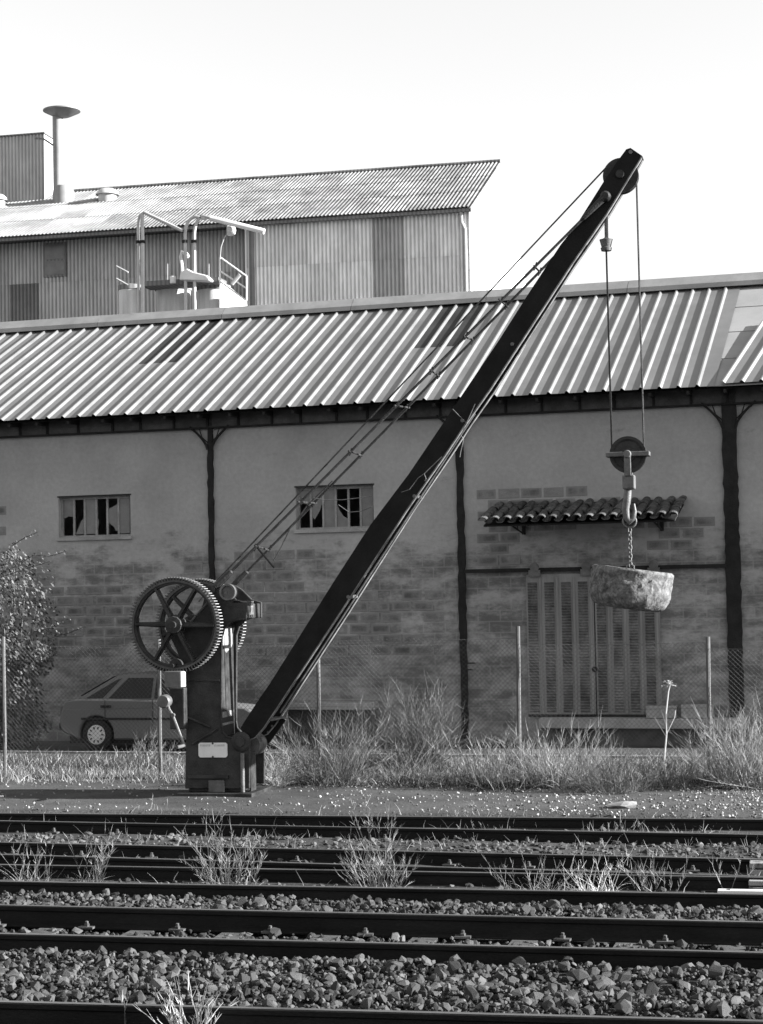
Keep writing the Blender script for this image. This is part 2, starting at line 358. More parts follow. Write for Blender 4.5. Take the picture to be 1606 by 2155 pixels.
for (y0, y1, dens) in ((17.22, 18.52, 420), (15.80, 17.05, 170), (13.28, 15.58, 430), (11.9, 13.0, 120)):
    x0, x1 = -.27 * y1 * 1.42 - 1.6, 1.6
    x0 = -.445 * y1 - 2.0
    n = int((x1 - x0) * (y1 - y0) * dens)
    for i in range(n):
        X = random.uniform(x0, x1); Y = random.uniform(y0, y1)
        s = min(.085, max(.022, random.lognormvariate(math.log(.032), .40)))
        lift = random.choice((0, 0, .035, .06)) if dens > 200 else random.choice((0, 0, .015))
        z = bed_z(Y) + lift * (.6 + .8 * noise.noise(Vector((X * 1.7, Y * 1.7, 1)))) - .01
        if dens < 200 and 15 < Y and random.random() < .06: z += .03
        if random.random() < .3: s = random.uniform(.012, .026)
        stones.append((X, Y, z, s, (random.uniform(0, 6.3), random.uniform(-.5, .5), random.uniform(0, 6.3)), random.randrange(14)))
def apparent(s):
    px, py, d = proj((s[0], s[1], s[2]))
    if not (5 < px < 1600 and py < 2148): return -1
    return (s[3] + (s[2] - bed_z(s[1])) * .45) / d
order = sorted(range(len(stones)), key=lambda i: -apparent(stones[i]))
bed = MB()
for (y0, y1) in ((11.2, 18.62),):
    nxx = 60; nyy = 60
    bed.v = [(-14 + 20 * i / nxx, y0 + (y1 - y0) * j / nyy, bed_z(y0 + (y1 - y0) * j / nyy) - .035 + .012 * noise.noise(Vector((i * .9, j * .9, 0)))) for j in range(nyy + 1) for i in range(nxx + 1)]
    bed.f = [(j * (nxx + 1) + i, j * (nxx + 1) + i + 1, (j + 1) * (nxx + 1) + i + 1, (j + 1) * (nxx + 1) + i) for j in range(nyy) for i in range(nxx)]
bedo = bed.build('ballast_bed', mat('ballast_dirt', .012, .035, scale=14, rough=.98, bump=.8, bscale=40, fine=.3), recalc=False, smooth='all'); tag(bedo, kind='structure')
top300 = set(order[:300])
for i in order[:300]:
    X, Y, z, s, e, kk = stones[i]
    o = link('ballast_stone', stone_src[kk], None, bedo); o.location = (X, Y, z + .012); o.rotation_euler = e; o.scale = (s, s, s)
def scatter(name, items, material, parent, kind='stuff'):
    V = []; Fc = []; b = 0
    for (X, Y, z, s, e, kk) in items:
        vv, ff = stone_np[kk % 14]; q = (vv * s) @ rot_np(e).T + np.array([X, Y, z]); V.append(q)
        Fc += [tuple(b + i for i in f) for f in ff]; b += len(vv)
    me = bpy.data.meshes.new(name); me.from_pydata(np.concatenate(V).tolist(), [], Fc)
    o = link(name, me, material, parent); tag(o, kind=kind); return o
scatter('ballast_stones', [stones[i] for i in range(len(stones)) if i not in top300], M['ballast'], bedo)
# pale gravel on the yard and debris between the sidings
gv = []
for i in range(15000):
    X = random.uniform(-15, 2); Y = random.uniform(24.85, 29.3)
    dens = (1.0 if X > -3.5 else .35 if X > -7 else .16) * (.55 + .9 * noise.noise(Vector((X * .6, Y * .9, 5))))
    if random.random() > dens: continue
    s = random.uniform(.008, .026); gv.append((X, Y, ground_z(X, Y) + s * .3, s, (random.uniform(0, 6), random.uniform(0, 6), 0), random.randrange(14)))
tag(scatter('gravel', gv, M['gravel'], None), 'pale loose gravel scattered over the crane yard', 'gravel')
db = []
for i in range(4200):
    X = random.uniform(-13, 2.5); Y = random.choice((random.uniform(21.2, 23.0), random.uniform(18.7, 24.4)))
    s = random.choice((random.uniform(.012, .03), random.uniform(.02, .06))); db.append((X, Y, ground_z(X, Y) + s * .2, s, (random.uniform(-.4, .4), random.uniform(-.3, .3), random.uniform(0, 6)), random.randrange(14)))
tag(scatter('rubble', db, island('siding_rubble', .02, .10, power=1.4), None), 'small stones and broken earth lying between the siding rails', 'rubble')

# ================================================================== THE SHED
shed = thing('goods_shed', 'long rendered goods shed with a ribbed metal roof behind the crane', 'shed', SO, -TH)
UL, UR = -24.0, 2.0
ZW, ZE, ZR, VE, VR = 6.30, 6.555, 9.24, -.60, 4.90
wins = [(-16.722, -15.169, 4.239, 5.036), (-11.728, -10.176, 4.26, 5.066)]
us = sorted({UL, UR} | {q for w_ in wins for q in w_[:2]}); zs = sorted({0.0, ZW + .3} | {q for w_ in wins for q in w_[2:]})
wl = MB()
for i in range(len(us) - 1):
    for j in range(len(zs) - 1):
        uc, zc = (us[i] + us[i + 1]) / 2, (zs[j] + zs[j + 1]) / 2
        if any(a < uc < b and c < zc < d for a, b, c, d in wins): continue
        for v in (0, .25): wl.add([(us[i], v, zs[j]), (us[i + 1], v, zs[j]), (us[i + 1], v, zs[j + 1]), (us[i], v, zs[j + 1])], [(0, 1, 2, 3)])
for a, b, c, d in wins:
    q = [(a, c), (b, c), (b, d), (a, d)]
    for i in range(4):
        p, r_ = q[i], q[(i + 1) % 4]; wl.add([(p[0], 0, p[1]), (r_[0], 0, r_[1]), (r_[0], .25, r_[1]), (p[0], .25, p[1])], [(0, 1, 2, 3)])
def wall_mat():
    # render with ghosted block joints, blotchy stains, shade low on the wall put into the colour, and rust runs
    m = mat('shed_render', .245, .33, scale=.8, rough=.95, bump=.25, bscale=22, fine=.07, fscale=12, low=.3, high=.7)
    t = m.node_tree; N = t.nodes; L = t.links; b = N['Principled BSDF']; src = b.inputs['Base Color'].links[0].from_socket
    tc = N['Texture Coordinate']; sp = N.new('ShaderNodeSeparateXYZ'); L.new(tc.outputs['Object'], sp.inputs[0]); cb = N.new('ShaderNodeCombineXYZ'); L.new(sp.outputs['X'], cb.inputs['X']); L.new(sp.outputs['Z'], cb.inputs['Y'])
    br = N.new('ShaderNodeTexBrick'); br.inputs['Scale'].default_value = 1.0; br.inputs['Brick Width'].default_value = .42; br.inputs['Row Height'].default_value = .205; br.inputs['Mortar Size'].default_value = .022; br.inputs['Mortar Smooth'].default_value = 1.0
    L.new(cb.outputs[0], br.inputs['Vector'])
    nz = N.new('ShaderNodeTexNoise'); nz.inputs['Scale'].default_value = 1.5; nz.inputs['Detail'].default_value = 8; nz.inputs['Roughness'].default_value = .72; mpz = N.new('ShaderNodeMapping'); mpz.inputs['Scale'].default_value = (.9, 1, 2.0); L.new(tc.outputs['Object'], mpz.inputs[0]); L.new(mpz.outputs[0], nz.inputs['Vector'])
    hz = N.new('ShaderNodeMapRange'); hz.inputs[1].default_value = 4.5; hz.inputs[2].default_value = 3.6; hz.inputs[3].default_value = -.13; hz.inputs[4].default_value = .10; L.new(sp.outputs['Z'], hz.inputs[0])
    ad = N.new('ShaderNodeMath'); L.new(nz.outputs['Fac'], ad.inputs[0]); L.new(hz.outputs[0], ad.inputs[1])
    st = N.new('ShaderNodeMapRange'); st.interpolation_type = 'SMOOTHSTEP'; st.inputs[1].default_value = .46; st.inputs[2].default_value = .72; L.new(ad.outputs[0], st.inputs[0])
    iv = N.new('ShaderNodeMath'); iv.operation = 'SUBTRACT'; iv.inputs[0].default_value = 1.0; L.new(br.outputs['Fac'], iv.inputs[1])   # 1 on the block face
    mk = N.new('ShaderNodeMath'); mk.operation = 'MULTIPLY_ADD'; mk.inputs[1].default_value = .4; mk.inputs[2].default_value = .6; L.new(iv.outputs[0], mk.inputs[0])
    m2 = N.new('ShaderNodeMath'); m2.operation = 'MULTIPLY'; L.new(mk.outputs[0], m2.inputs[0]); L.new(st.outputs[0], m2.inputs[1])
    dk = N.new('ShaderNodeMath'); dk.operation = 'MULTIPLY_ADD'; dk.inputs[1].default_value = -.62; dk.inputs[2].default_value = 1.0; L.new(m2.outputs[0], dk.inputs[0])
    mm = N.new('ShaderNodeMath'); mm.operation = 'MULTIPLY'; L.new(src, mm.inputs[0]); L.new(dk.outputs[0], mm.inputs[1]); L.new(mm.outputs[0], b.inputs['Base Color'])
    return m
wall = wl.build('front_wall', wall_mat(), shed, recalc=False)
rest = MB()
rest.span((UL, 10.3, 0), (UR, 10.6, ZW)); rest.span((UL, .25, 0), (UL + .25, 10.3, ZW)); rest.span((UR - .25, .25, 0), (UR, 10.3, ZW))
for u in (UL + .02, UR - .27): rest.prism([(0, 0)] * 3, 0, 0) if False else rest.add([(u, .0, ZW), (u, VR, ZR - .05), (u, 10.6, ZW), (u + .23, 0, ZW), (u + .23, VR, ZR - .05), (u + .23, 10.6, ZW)], [(0, 1, 2), (5, 4, 3), (0, 3, 4, 1), (1, 4, 5, 2), (2, 5, 3, 0)])
rest.build('rear_wall', M['plaster'], shed)
# blocks that show through the worn render, each one a piece
bl_me = MB().box((0, 0, 0), (.385, .014, .178)).mesh('concrete_block')
bm = bmesh.new(); bm.from_mesh(bl_me); bmesh.ops.bevel(bm, geom=list(bm.edges), offset=.004, segments=1, affect='EDGES'); bm.to_mesh(bl_me); bm.free()
bl_me.materials.append(M['block'])
cand = []
for row in range(8, 24):
    z = .102 + row * .205
    for i in range(-58, 0):
        u = (i + .5 + (.5 if row % 2 else 0)) * .42
        p = shed_pt(u, 0, z); px, py, d_ = proj(p)
        if px < -5 or px > 1590: continue
        if any(a - .3 < u < b + .3 and c - .25 < z < d + .2 for a, b, c, d in wins): continue
        if any(abs(u - c) < .34 for c in (-13.46, -8.48, -3.5)): continue
        if -7.5 < u < -4.6 and z < 3.6: continue
        score = noise.noise(Vector((u * .45, z * 1.1, 4.2))) * .9 + random.uniform(-.12, .12)
        if 60 < px < 975: score += .55 - abs(py - 1275) / 150
        if 1010 < px < 1230 and 1010 < py < 1100: score += .75
        if 1440 < px < 1530 and 1080 < py < 1500: score += .1
        if px > 1000 and py < 1000: score -= .8
        if px > 1235 and py > 1060: score -= .3
        if px > 985 and py > 1195: score -= .35
        if -8.3 < u < -7.5 and 1010 < py < 1190: score += .55
        if score > .12: cand.append((score, u, z))
cand.sort(reverse=True)
for s_, u, z in cand[:215]:
    o = link('concrete_block', bl_me, None, wall); o.location = (u + random.uniform(-.008, .008), -.001, z + random.uniform(-.006, .006)); o.scale = (random.uniform(.9, 1.04), 1, random.uniform(.9, 1.03))
# roof sheets, 1 m wide with three ribs
SP = .3333; U_RIB = -3.989
SL = math.hypot(VR - VE, ZR - ZE); RN = Vector((0, -(ZR - ZE) / SL, (VR - VE) / SL)); RD = Vector((0, (VR - VE) / SL, (ZR - ZE) / SL))
def roof_profile(n_ribs=3):
    p = []
    for k_ in range(n_ribs):
        c = k_ * SP; p += [(c - .038, 0), (c - .014, .040), (c + .012, .040), (c + .048, 0), (c + SP - .0385, 0)]
    return p
def sheet(name, n_ribs, t0, t1, m, lift=0.0, dirv=None):
    pr = roof_profile(n_ribs); mb = MB(); n = len(pr); vs_ = []
    dv = dirv if dirv is not None else RD
    for t in (t0, t1):
        for x, h in pr:
            q = Vector((x, VE, ZE)) + dv * t + RN * (h + lift); vs_.append(q)
    mb.add(vs_, [(i, i + 1, n + i + 1, n + i) for i in range(n - 1)])
    me = mb.raw(name); me.materials.append(m); return me
base_u = sh(383, 673, VR)[0]
kk = round((U_RIB - base_u) / SP); base_u = U_RIB - kk * SP
full = sheet('roof_sheet', 3, 0, SL, M['roof']); low_s = sheet('roof_sheet', 3, 0, SL * .50, M['roof'], .006); lite = sheet('skylight_panel', 3, SL * .49, SL, M['skylight'])
lite.materials.append(M['roof'])
for p in lite.polygons:
    if p.index % 5 in (1, 2): p.material_index = 1
u_end = sh(1500, 808, VE)[0]; u_sk2 = base_u + round((sh(931, 637, VR)[0] - base_u) / 1.0) * 1.0
i = -7
while True:
    u = base_u + i * 1.0
    if u + .1 > u_end: break
    if i == 0 or abs(u - u_sk2) < .1:
        o = link('roof_sheet', low_s, None, shed); o.location = (u, 0, 0)
        o = link('skylight_panel', lite, None, shed); o.location = (u, 0, 0)
    elif u + 1.0 > u_end + .05:
        nr = max(1, int(round((u_end - u) / SP))); o = link('roof_sheet', sheet('roof_sheet', nr, 0, SL, M['roof']), None, shed); o.location = (u, 0, 0)
    else:
        o = link('roof_sheet', full, None, shed); o.location = (u, 0, 0)
    i += 1
# smooth sheets in courses at the right hand end
nc = 4
for k_ in range(nc):
    t0, t1 = SL * k_ / nc - .04 * (k_ > 0), SL * (k_ + 1) / nc
    a = Vector((0, VE, ZE)) + RD * (t0 + (.03 if k_ == 0 else 0)); b = Vector((0, VE, ZE)) + RD * t1
    mb = MB(); uu0, uu1 = u_end - .12, UR
    mb.add([Vector((uu0, *a[1:])) + RN * -.010, Vector((uu1, *a[1:])) + RN * -.010, Vector((uu1, *b[1:])) + RN * -.022, Vector((uu0, *b[1:])) + RN * -.022,
            Vector((uu0, *a[1:])) + RN * -.024, Vector((uu1, *a[1:])) + RN * -.024, Vector((uu1, *b[1:])) + RN * -.036, Vector((uu0, *b[1:])) + RN * -.036],
           [(0, 1, 2, 3), (7, 6, 5, 4), (0, 4, 5, 1), (1, 5, 6, 2), (2, 6, 7, 3), (3, 7, 4, 0)])
    mb.build('smooth_roof_sheet', M['flat_roof'], shed)
# ribbed valley sheets laid askew over the right hand end
rp0 = shed_pt(0, VE, ZE); rnw = ST * 0 + SN * RN.y + Vector((0, 0, RN.z))
def on_roof(x, y):
    p = onpl(x, y, rp0, rnw) - SO; return Vector((p.dot(ST), p.dot(SN), p.z))
q0 = on_roof(1521, 809); q1 = on_roof(1606, 680); dv = (q1 - q0).normalized()
for k_ in range(2):
    me = sheet('roof_sheet', 3, .02, 3.4, M['roof'], .035, dv); o = link('roof_sheet', me, None, shed); o.location = (q0.x + k_ * 1.0, 0, 0)
# rear slope, ridge flashing, eave beam and rafter tails
mb = MB(); mb.add([(UL, VR, ZR), (UR, VR, ZR), (UR, 11.0, ZW - .2), (UL, 11.0, ZW - .2), (UL, VR, ZR - .05), (UR, VR, ZR - .05), (UR, 11.0, ZW - .25), (UL, 11.0, ZW - .25)], [(0, 1, 2, 3), (7, 6, 5, 4), (0, 4, 5, 1), (1, 5, 6, 2), (2, 6, 7, 3), (3, 7, 4, 0)])
mb.build('rear_roof', M['roof'], shed)
i = 0; u = UL
while u < UR:
    mb = MB(); e = min(u + 3.0, UR)
    mb.prism([(0, 0), (1, 1), (2, 2)], 0, 0) if False else None
    mb.add([(u, VR - .34, ZR - .10), (e - .01, VR - .34, ZR - .10), (e - .01, VR - .30, ZR + .0), (u, VR - .30, ZR + .0), (e - .01, VR - .08, ZR + .19), (u, VR - .08, ZR + .19), (e - .01, VR + .10, ZR + .17), (u, VR + .10, ZR + .17), (e - .01, VR + .12, ZR - .08), (u, VR + .12, ZR - .08)],
           [(0, 1, 2, 3), (3, 2, 4, 5), (5, 4, 6, 7), (7, 6, 8, 9), (9, 8, 1, 0), (0, 3, 5, 7, 9), (1, 8, 6, 4, 2)])
    mb.build('ridge_flashing', M['flash'], shed); u += 3.0
under = MB(); a0 = Vector((0, VE + .06, ZE)) + RN * -.05; a1 = Vector((0, .3, ZE)) + RN * -.05; a1.z = ZE + (.3 - VE) * (ZR - ZE) / (VR - VE) - .055
under.add([(UL, a0.y, a0.z), (UR, a0.y, a0.z), (UR, a1.y, a1.z), (UL, a1.y, a1.z)], [(0, 1, 2, 3)])
under.build('eave_lining', M['column'], shed)
MB().span((UL, -.06, ZW), (UR, -.004, ZW + .42)).build('wall_beam', M['beam'], shed)
MB().span((UL, -.10, ZW - .035), (UR, -.004, ZW - .002)).build('beam_flange', M['column'], shed)
raf = MB(); raf.prism([(0, 0)], 0, 0) if False else None
raf.add([(-.025, VE + .05, ZE - .06), (-.025, -.07, ZW + .30), (-.025, -.07, ZW + .16), (-.025, VE + .05, ZE - .12), (.025, VE + .05, ZE - .06), (.025, -.07, ZW + .30), (.025, -.07, ZW + .16), (.025, VE + .05, ZE - .12)],
        [(0, 1, 2, 3), (7, 6, 5, 4), (0, 4, 5, 1), (1, 5, 6, 2), (2, 6, 7, 3), (3, 7, 4, 0)])
raf.span((-.02, -.10, ZW + .0), (.02, -.062, ZW + .3))
rme = raf.mesh('rafter_tail'); rme.materials.append(M['column'])
u = -20.2
while u < -1.5:
    o = link('rafter_tail', rme, None, shed); o.location = (u + random.uniform(-.05, .05), 0, 0); u += .667
# columns with ragged rusted edges and arched braces
def column(u, wdt, brace=True):
    mb = MB(); r = random.Random(int(u * 100)); zz = [.3 + .12 * i_ for i_ in range(int((ZW - .3) / .12) + 1)] + [ZW + .32]
    L_ = [u - wdt / 2 + r.uniform(-.014, .014) for _ in zz]; R_ = [u + wdt / 2 + r.uniform(-.014, .014) for _ in zz]
    n = len(zz); V = []
    for i_ in range(n): V += [(L_[i_], -.06, zz[i_]), (R_[i_], -.06, zz[i_]), (L_[i_], .02, zz[i_]), (R_[i_], .02, zz[i_])]
    fs = []
    for i_ in range(n - 1):
        a = i_ * 4; b = a + 4; fs += [(a, a + 1, b + 1, b), (a + 2, a, b, b + 2), (a + 1, a + 3, b + 3, b + 1)]
    fs += [(0, 2, 3, 1), (n * 4 - 4, n * 4 - 3, n * 4 - 1, n * 4 - 2)]
    mb.add(V, fs); o = mb.build('column', M['column'], shed)
    if brace:
        for s_ in (-1, 1):
            pts = []
            for i_ in range(9):
                t = i_ / 8; pts.append((u + s_ * (wdt / 2 - .01 + .36 * (t ** 1.25)), -.07, ZW - .44 + .45 * t ** .8 ))
            b_ = MB().tube(pts, .024, 6); b_.build('brace', M['column'], o)
            b_ = MB().tube([(u + s_ * (wdt / 2 - .01), -.07, ZW - .30), (u + s_ * (wdt / 2 + .10), -.07, ZW - .20), (u + s_ * (wdt / 2 + .16), -.07, ZW - .02)], .012, 5); b_.build('brace_strut', M['column'], o)
column(-13.455, .105); column(-8.476, .13); column(-3.505, .26); column(-18.43, .125); column(1.45, .15, False)
# windows
def window(u0, u1, z0, z1, mull, panes, label):
    f = MB(); v0, v1 = .11, .155
    f.span((u0, v0, z0), (u0 + .04, v1, z1)); f.span((u1 - .03, v0, z0), (u1, v1, z1)); f.span((u0 + .04, v0, z1 - .05), (u1 - .03, v1, z1)); f.span((u0 + .04, v0, z0), (u1 - .03, v1, z0 + .035))
    fo = f.build('window_frame', M['wood'], shed, label=label)
    for x in mull:
        uu = sh(x, 1085, .12)[0]; MB().span((uu - .02, v0 + .004, z0 + .035), (uu + .02, v1 - .004, z1 - .05)).build('mullion', M['wood'], fo)
    for poly in panes:
        pts = [sh(x, y, .135) for x, y in poly]; pts = [(min(max(a, u0 + .01), u1 - .01), min(max(b, z0 + .01), z1 - .02)) for a, b in pts]
        MB().prism(pts, .130, .135).build('pane', M['pane'], fo)
    MB().span((u0 - .03, -.05, z0 - .07), (u1 + .03, .10, z0 - .002)).build('window_sill', M['concrete'], fo)
    MB().span((u0 - .02, -.012, z1 + .001), (u1 + .02, .05, z1 + .025)).build('lintel', M['column'], fo)
def zA(l): return [(x / 2.868, 820 + y / 2.868) for x, y in l]
def zB(l): return [(420 + x / 2.769, 820 + y / 2.769) for x, y in l]
window(*wins[0], [155.9, 178.5, 202.9, 226, 249.7], [zA(p) for p in (
    [(380, 655), (440, 652), (440, 768), (415, 765), (392, 778), (380, 772)], [(506, 775), (506, 872), (458, 874), (476, 830), (492, 792)], [(512, 650), (578, 648), (578, 870), (512, 872)],
    [(584, 755), (598, 792), (592, 860), (582, 866)], [(652, 722), (690, 702), (714, 688), (714, 850), (700, 852), (690, 830), (652, 800)], [(718, 640), (784, 638), (784, 866), (718, 868)])], 'left window with six narrow lights, three of them smashed')
window(*wins[1], [654.7, 680.7, 707, 734, 759.5], [zB(p) for p in (
    [(578, 575), (648, 572), (648, 690), (626, 668), (604, 662), (580, 684)], [(652, 574), (720, 572), (718, 650), (702, 706), (672, 756), (654, 738)], [(722, 574), (792, 572), (792, 800), (722, 802)],
    [(797, 655), (815, 700), (838, 735), (866, 752), (866, 798), (797, 800)], [(942, 560), (1012, 556), (1012, 796), (942, 798)])], 'right window with six narrow lights, partly boarded and smashed')
# sliding door, its rail and hangers
ZP = .715
MB().span((-8.40, -.12, 3.36), (-3.62, -.07, 3.43)).build('door_rail', M['column'], shed)
uA, uM, uB = -7.256, sh(1255, 1380)[0], -4.822
for (a, b) in ((uA, uM - .012), (uM + .012, uB)):
    lf = MB().span((a, -.085, ZP + .01), (b, -.035, 3.31)).build('door_leaf', M['door'], shed, bevel=.006)
    st = (b - a) / 4
    for k_ in range(4):
        c0 = a + st * k_ + .035; c1 = c0 + st * .56
        mb = MB(); n_ = 46; hh = (3.19 - ZP - .1) / n_
        for q in range(n_):
            z_ = ZP + .08 + q * hh; mb.add([(c0, -.088, z_), (c1, -.088, z_), (c1, -.104, z_ + hh * .55), (c0, -.104, z_ + hh * .55), (c1, -.088, z_ + hh * .9), (c0, -.088, z_ + hh * .9)], [(0, 1, 2, 3), (3, 2, 4, 5)])
        so_ = mb.build('louvre_strip', M['louvre'], lf, recalc=False); so_['kind'] = 'stuff'
        MB().span((c1 + st * .12, -.10, ZP + .05), (c1 + st * .24, -.083, 3.25)).build('door_batten', M['door'], lf)
    MB().span((a, -.11, ZP + .002), (b, -.09, ZP + .045)).build('bottom_runner', M['column'], lf)
for x in (1128, 1237, 1378):
    uu = sh(x, 1195)[0]; mb = MB(); mb.lathe([(.03, -.16), (.085, -.16), (.085, -.125), (.03, -.125)], (uu, 0, 3.44), 'y', 18); mb.span((uu - .11, -.15, 3.27), (uu + .11, -.126, 3.39)); mb.build('door_hanger', M['steel'], shed)
uc = sh(1254, 1408)[0]; MB().lathe([(.0, -.14), (.05, -.135), (.05, -.09), (.0, -.088)], (uc, 0, sh(1254, 1408)[1]), 'y', 12).build('door_lock', M['column'], shed)
for z_ in (1.70, 1.58): MB().span((-8.40, -.14, z_ - .012), (-8.24 - (.05 if z_ < 1.6 else 0), -.10, z_ + .012)).build('wall_hook', M['column'], shed)
# loading ledges
sill = MB().span((-7.0, -.45, .53), (-3.3, -.09, .712)).build('door_sill', M['concrete'], shed, bevel=.015)
MB().span((-7.0, -.30, .1), (-3.3, -.06, .53)).build('sill_wall', M['beam'], shed)
ledge = MB().span((-13.4, -.50, .86), (-10.13, -.004, .99)).build('loading_ledge', M['concrete'], shed, bevel=.015)
MB().span((-13.3, -.30, .1), (-10.2, -.004, .86)).build('ledge_wall', M['beam'], shed)
MB().span((-5.05, -.46, .718), (-4.52, -.2, .93)).build('stone_step', M['concrete'], shed, bevel=.01)
MB().span((-4.44, -.42, .718), (-3.9, -.14, .95)).build('stone_step', M['concrete'], shed, bevel=.01)
# tiled canopy over the door
cu0, cu1, cz1, cz0, cv = -7.83, -4.27, 4.62, 4.235, -1.40
can = thing('tile_canopy', 'small canopy of clay pantiles on iron brackets above the sliding door', 'canopy', SO, -TH)
frame = MB()
frame.add([(cu0 + .08, 0, cz1 - .09), (cu1 - .08, 0, cz1 - .09), (cu1 - .08, cv + .15, cz0 - .04), (cu0 + .08, cv + .15, cz0 - .04), (cu0 + .08, 0, cz1 - .12), (cu1 - .08, 0, cz1 - .12), (cu1 - .08, cv + .15, cz0 - .07), (cu0 + .08, cv + .15, cz0 - .07)], [(0, 1, 2, 3), (7, 6, 5, 4), (0, 4, 5, 1), (1, 5, 6, 2), (2, 6, 7, 3), (3, 7, 4, 0)])
frame.build('canopy_deck', M['column'], can)
def tile_mesh(name, up, ln, r0, r1):
    mb = MB(); n_ = 7; ns = 2; V = []
    for j in range(ns):
        rr = r0 if j == 0 else r1; y_ = ln * j
        for lay in (0, .014):
            for k_ in range(n_ + 1):
                g_ = math.pi * k_ / n_; V.append(((rr - lay) * math.cos(g_), y_, (rr - lay) * math.sin(g_) * (.68 if up else -.5)))
    m_ = n_ + 1; fs = []
    for k_ in range(n_):
        fs += [(k_, k_ + 1, 2 * m_ + k_ + 1, 2 * m_ + k_), (m_ + k_ + 1, m_ + k_, 3 * m_ + k_, 3 * m_ + k_ + 1), (k_ + 1, k_, m_ + k_, m_ + k_ + 1), (2 * m_ + k_, 2 * m_ + k_ + 1, 3 * m_ + k_ + 1, 3 * m_ + k_)]
    fs += [(0, m_, 3 * m_, 2 * m_), (n_, 2 * m_ + n_, 3 * m_ + n_, m_ + n_)]
    mb.add(V, fs); me = mb.mesh(name); me.materials.append(M['tile']); return me
cs = math.hypot(cv, cz1 - cz0); ang = math.atan2(cz1 - cz0, -cv)
tm = tile_mesh('roof_tile', True, .54, .085, .068); pm = tile_mesh('pan_tile', False, 1.44, .075, .075)
ncol = 17
for i in range(ncol):
    u = cu0 + .10 + (cu1 - cu0 - .2) * i / (ncol - 1)
    for j in range(3):
        s0 = j * .465 + random.uniform(-.03, .02); o = link('roof_tile', tm, None, can)
        o.location = (u + random.uniform(-.015, .015), cv + math.cos(ang) * s0, cz0 + math.sin(ang) * s0 + .012 + .012 * (2 - j) + random.uniform(0, .012)); o.rotation_euler = (ang - .02, random.uniform(-.06, .06), random.uniform(-.05, .05))
    if i < ncol - 1:
        o = link('pan_tile', pm, None, can); o.location = (u + .1, cv + .0 + random.uniform(-.02, .03), cz0 + .022); o.rotation_euler = (ang, 0, 0)
for x in (1103, 1394):
    uu = sh(x, 1110)[0]; mb = MB(); mb.span((uu - .03, -.05, 4.05), (uu + .03, -.004, 4.42)); mb.tube([(uu, -.03, 4.06), (uu, -1.15, 4.20)], .016, 6); mb.tube([(uu, -.03, 4.44), (uu, -1.15, 4.20)], .016, 6); mb.tube([(uu, -.55, 4.13), (uu, -.55, 4.32)], .01, 6)
    mb.build('bracket', M['column'], can)

# ================================================================== TALL CORRUGATED BUILDING BEHIND
BY = 60.0; bld = thing('corrugated_mill', 'tall corrugated mill building with a low pitched roof rising behind the goods shed', 'building', (-20, BY, 0))
def bw_(x, y, dy=0.0):
    p = onpl(x, y, (0, BY + dy, 0), Vector((0, 1, 0))); return p.x + 20, p.z
PIT = .1385
def corr(name, wv, h, amp, mname, along='z', seg=6, slope=None):
    mb = MB(); n_ = int(wv * seg) + 1; V = []
    for j in range(2):
        for i_ in range(n_):
            x = i_ * PIT / seg; d_ = amp * math.cos(2 * math.pi * i_ / seg)
            if slope is None: V.append((x, -d_, h * j))
            else: V.append((x, slope[0] * j - d_ * slope[3], slope[1] * j + d_ * slope[2]))
    mb.add(V, [(i_, i_ + 1, n_ + i_ + 1, n_ + i_) for i_ in range(n_ - 1)]); me = mb.raw(name); me.materials.append(M[mname]); return me
eL, zEv = bw_(0, 500); eR, _ = bw_(988, 437); xs_split = bw_(532, 560)[0]
zEv = 15.74; zlap = bw_(700, 553)[1]; zbase = 8.0
SHW = 8 * PIT
m_lo = {q: corr('wall_sheet', 8.05, zlap - zbase + .06, .032, q) for q in ('clad', 'clad_dark', 'clad_old')}; m_up = {q: corr('wall_sheet', 8.05, zEv - zlap - .12, .032, q) for q in ('clad', 'clad_dark', 'clad_old')}
x = eR; n_ = 0; win_u = (bw_(80, 540)[0], bw_(127, 540)[0]); old1 = bw_(830, 540)[0]; old2 = bw_(60, 630)[0]
while x > eL - 4:
    x0 = x - SHW
    mid = x0 + SHW / 2; left = mid < xs_split; y_ = .55 if left else 0.0
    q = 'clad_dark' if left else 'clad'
    for up in (0, 1):
        qq = q
        if abs(mid - old1) < SHW / 2: qq = 'clad_dark' if not left else q
        if abs(mid - old2) < SHW / 2 and not up: qq = 'clad_old'
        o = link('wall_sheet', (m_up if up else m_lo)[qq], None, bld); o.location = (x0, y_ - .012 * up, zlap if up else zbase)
    x = x0; n_ += 1
MB().span((eL - 4, .62, zbase), (eR - .02, .75, zEv)).build('backing_wall', M['clad_old'], bld)
MB().span((xs_split - .12, -.05, zbase), (xs_split + .06, .5, zEv - .15)).build('corner_trim', M['clad_old'], bld)
gm = MB(); gm.add([(xx, yy, zz) for xx in (eR - .12, eR - .02) for yy, zz in ((.03, zbase), (12.6, zbase), (12.6, 15.45), (6.0, 18.42), (.03, 15.72))], [(0, 1, 2, 3, 4), (9, 8, 7, 6, 5), (0, 5, 6, 1), (1, 6, 7, 2), (2, 7, 8, 3), (3, 8, 9, 4), (4, 9, 5, 0)])
gm.build('gable_wall', M['white'], bld)
wz0, wz1 = bw_(100, 578)[1], bw_(100, 505)[1]
wf = MB().span((win_u[0], .50, wz0), (win_u[1], .56, wz1)).build('window', M['clad_old'], bld)
MB().span((win_u[0] + .06, .488, wz0 + .08), (win_u[1] - .06, .498, (wz0 + wz1) / 2 - .04)).build('pane', M['pane'], wf); MB().span((win_u[0] + .06, .488, (wz0 + wz1) / 2 + .02), (win_u[1] - .06, .498, wz1 - .06)).build('pane', M['pane'], wf)
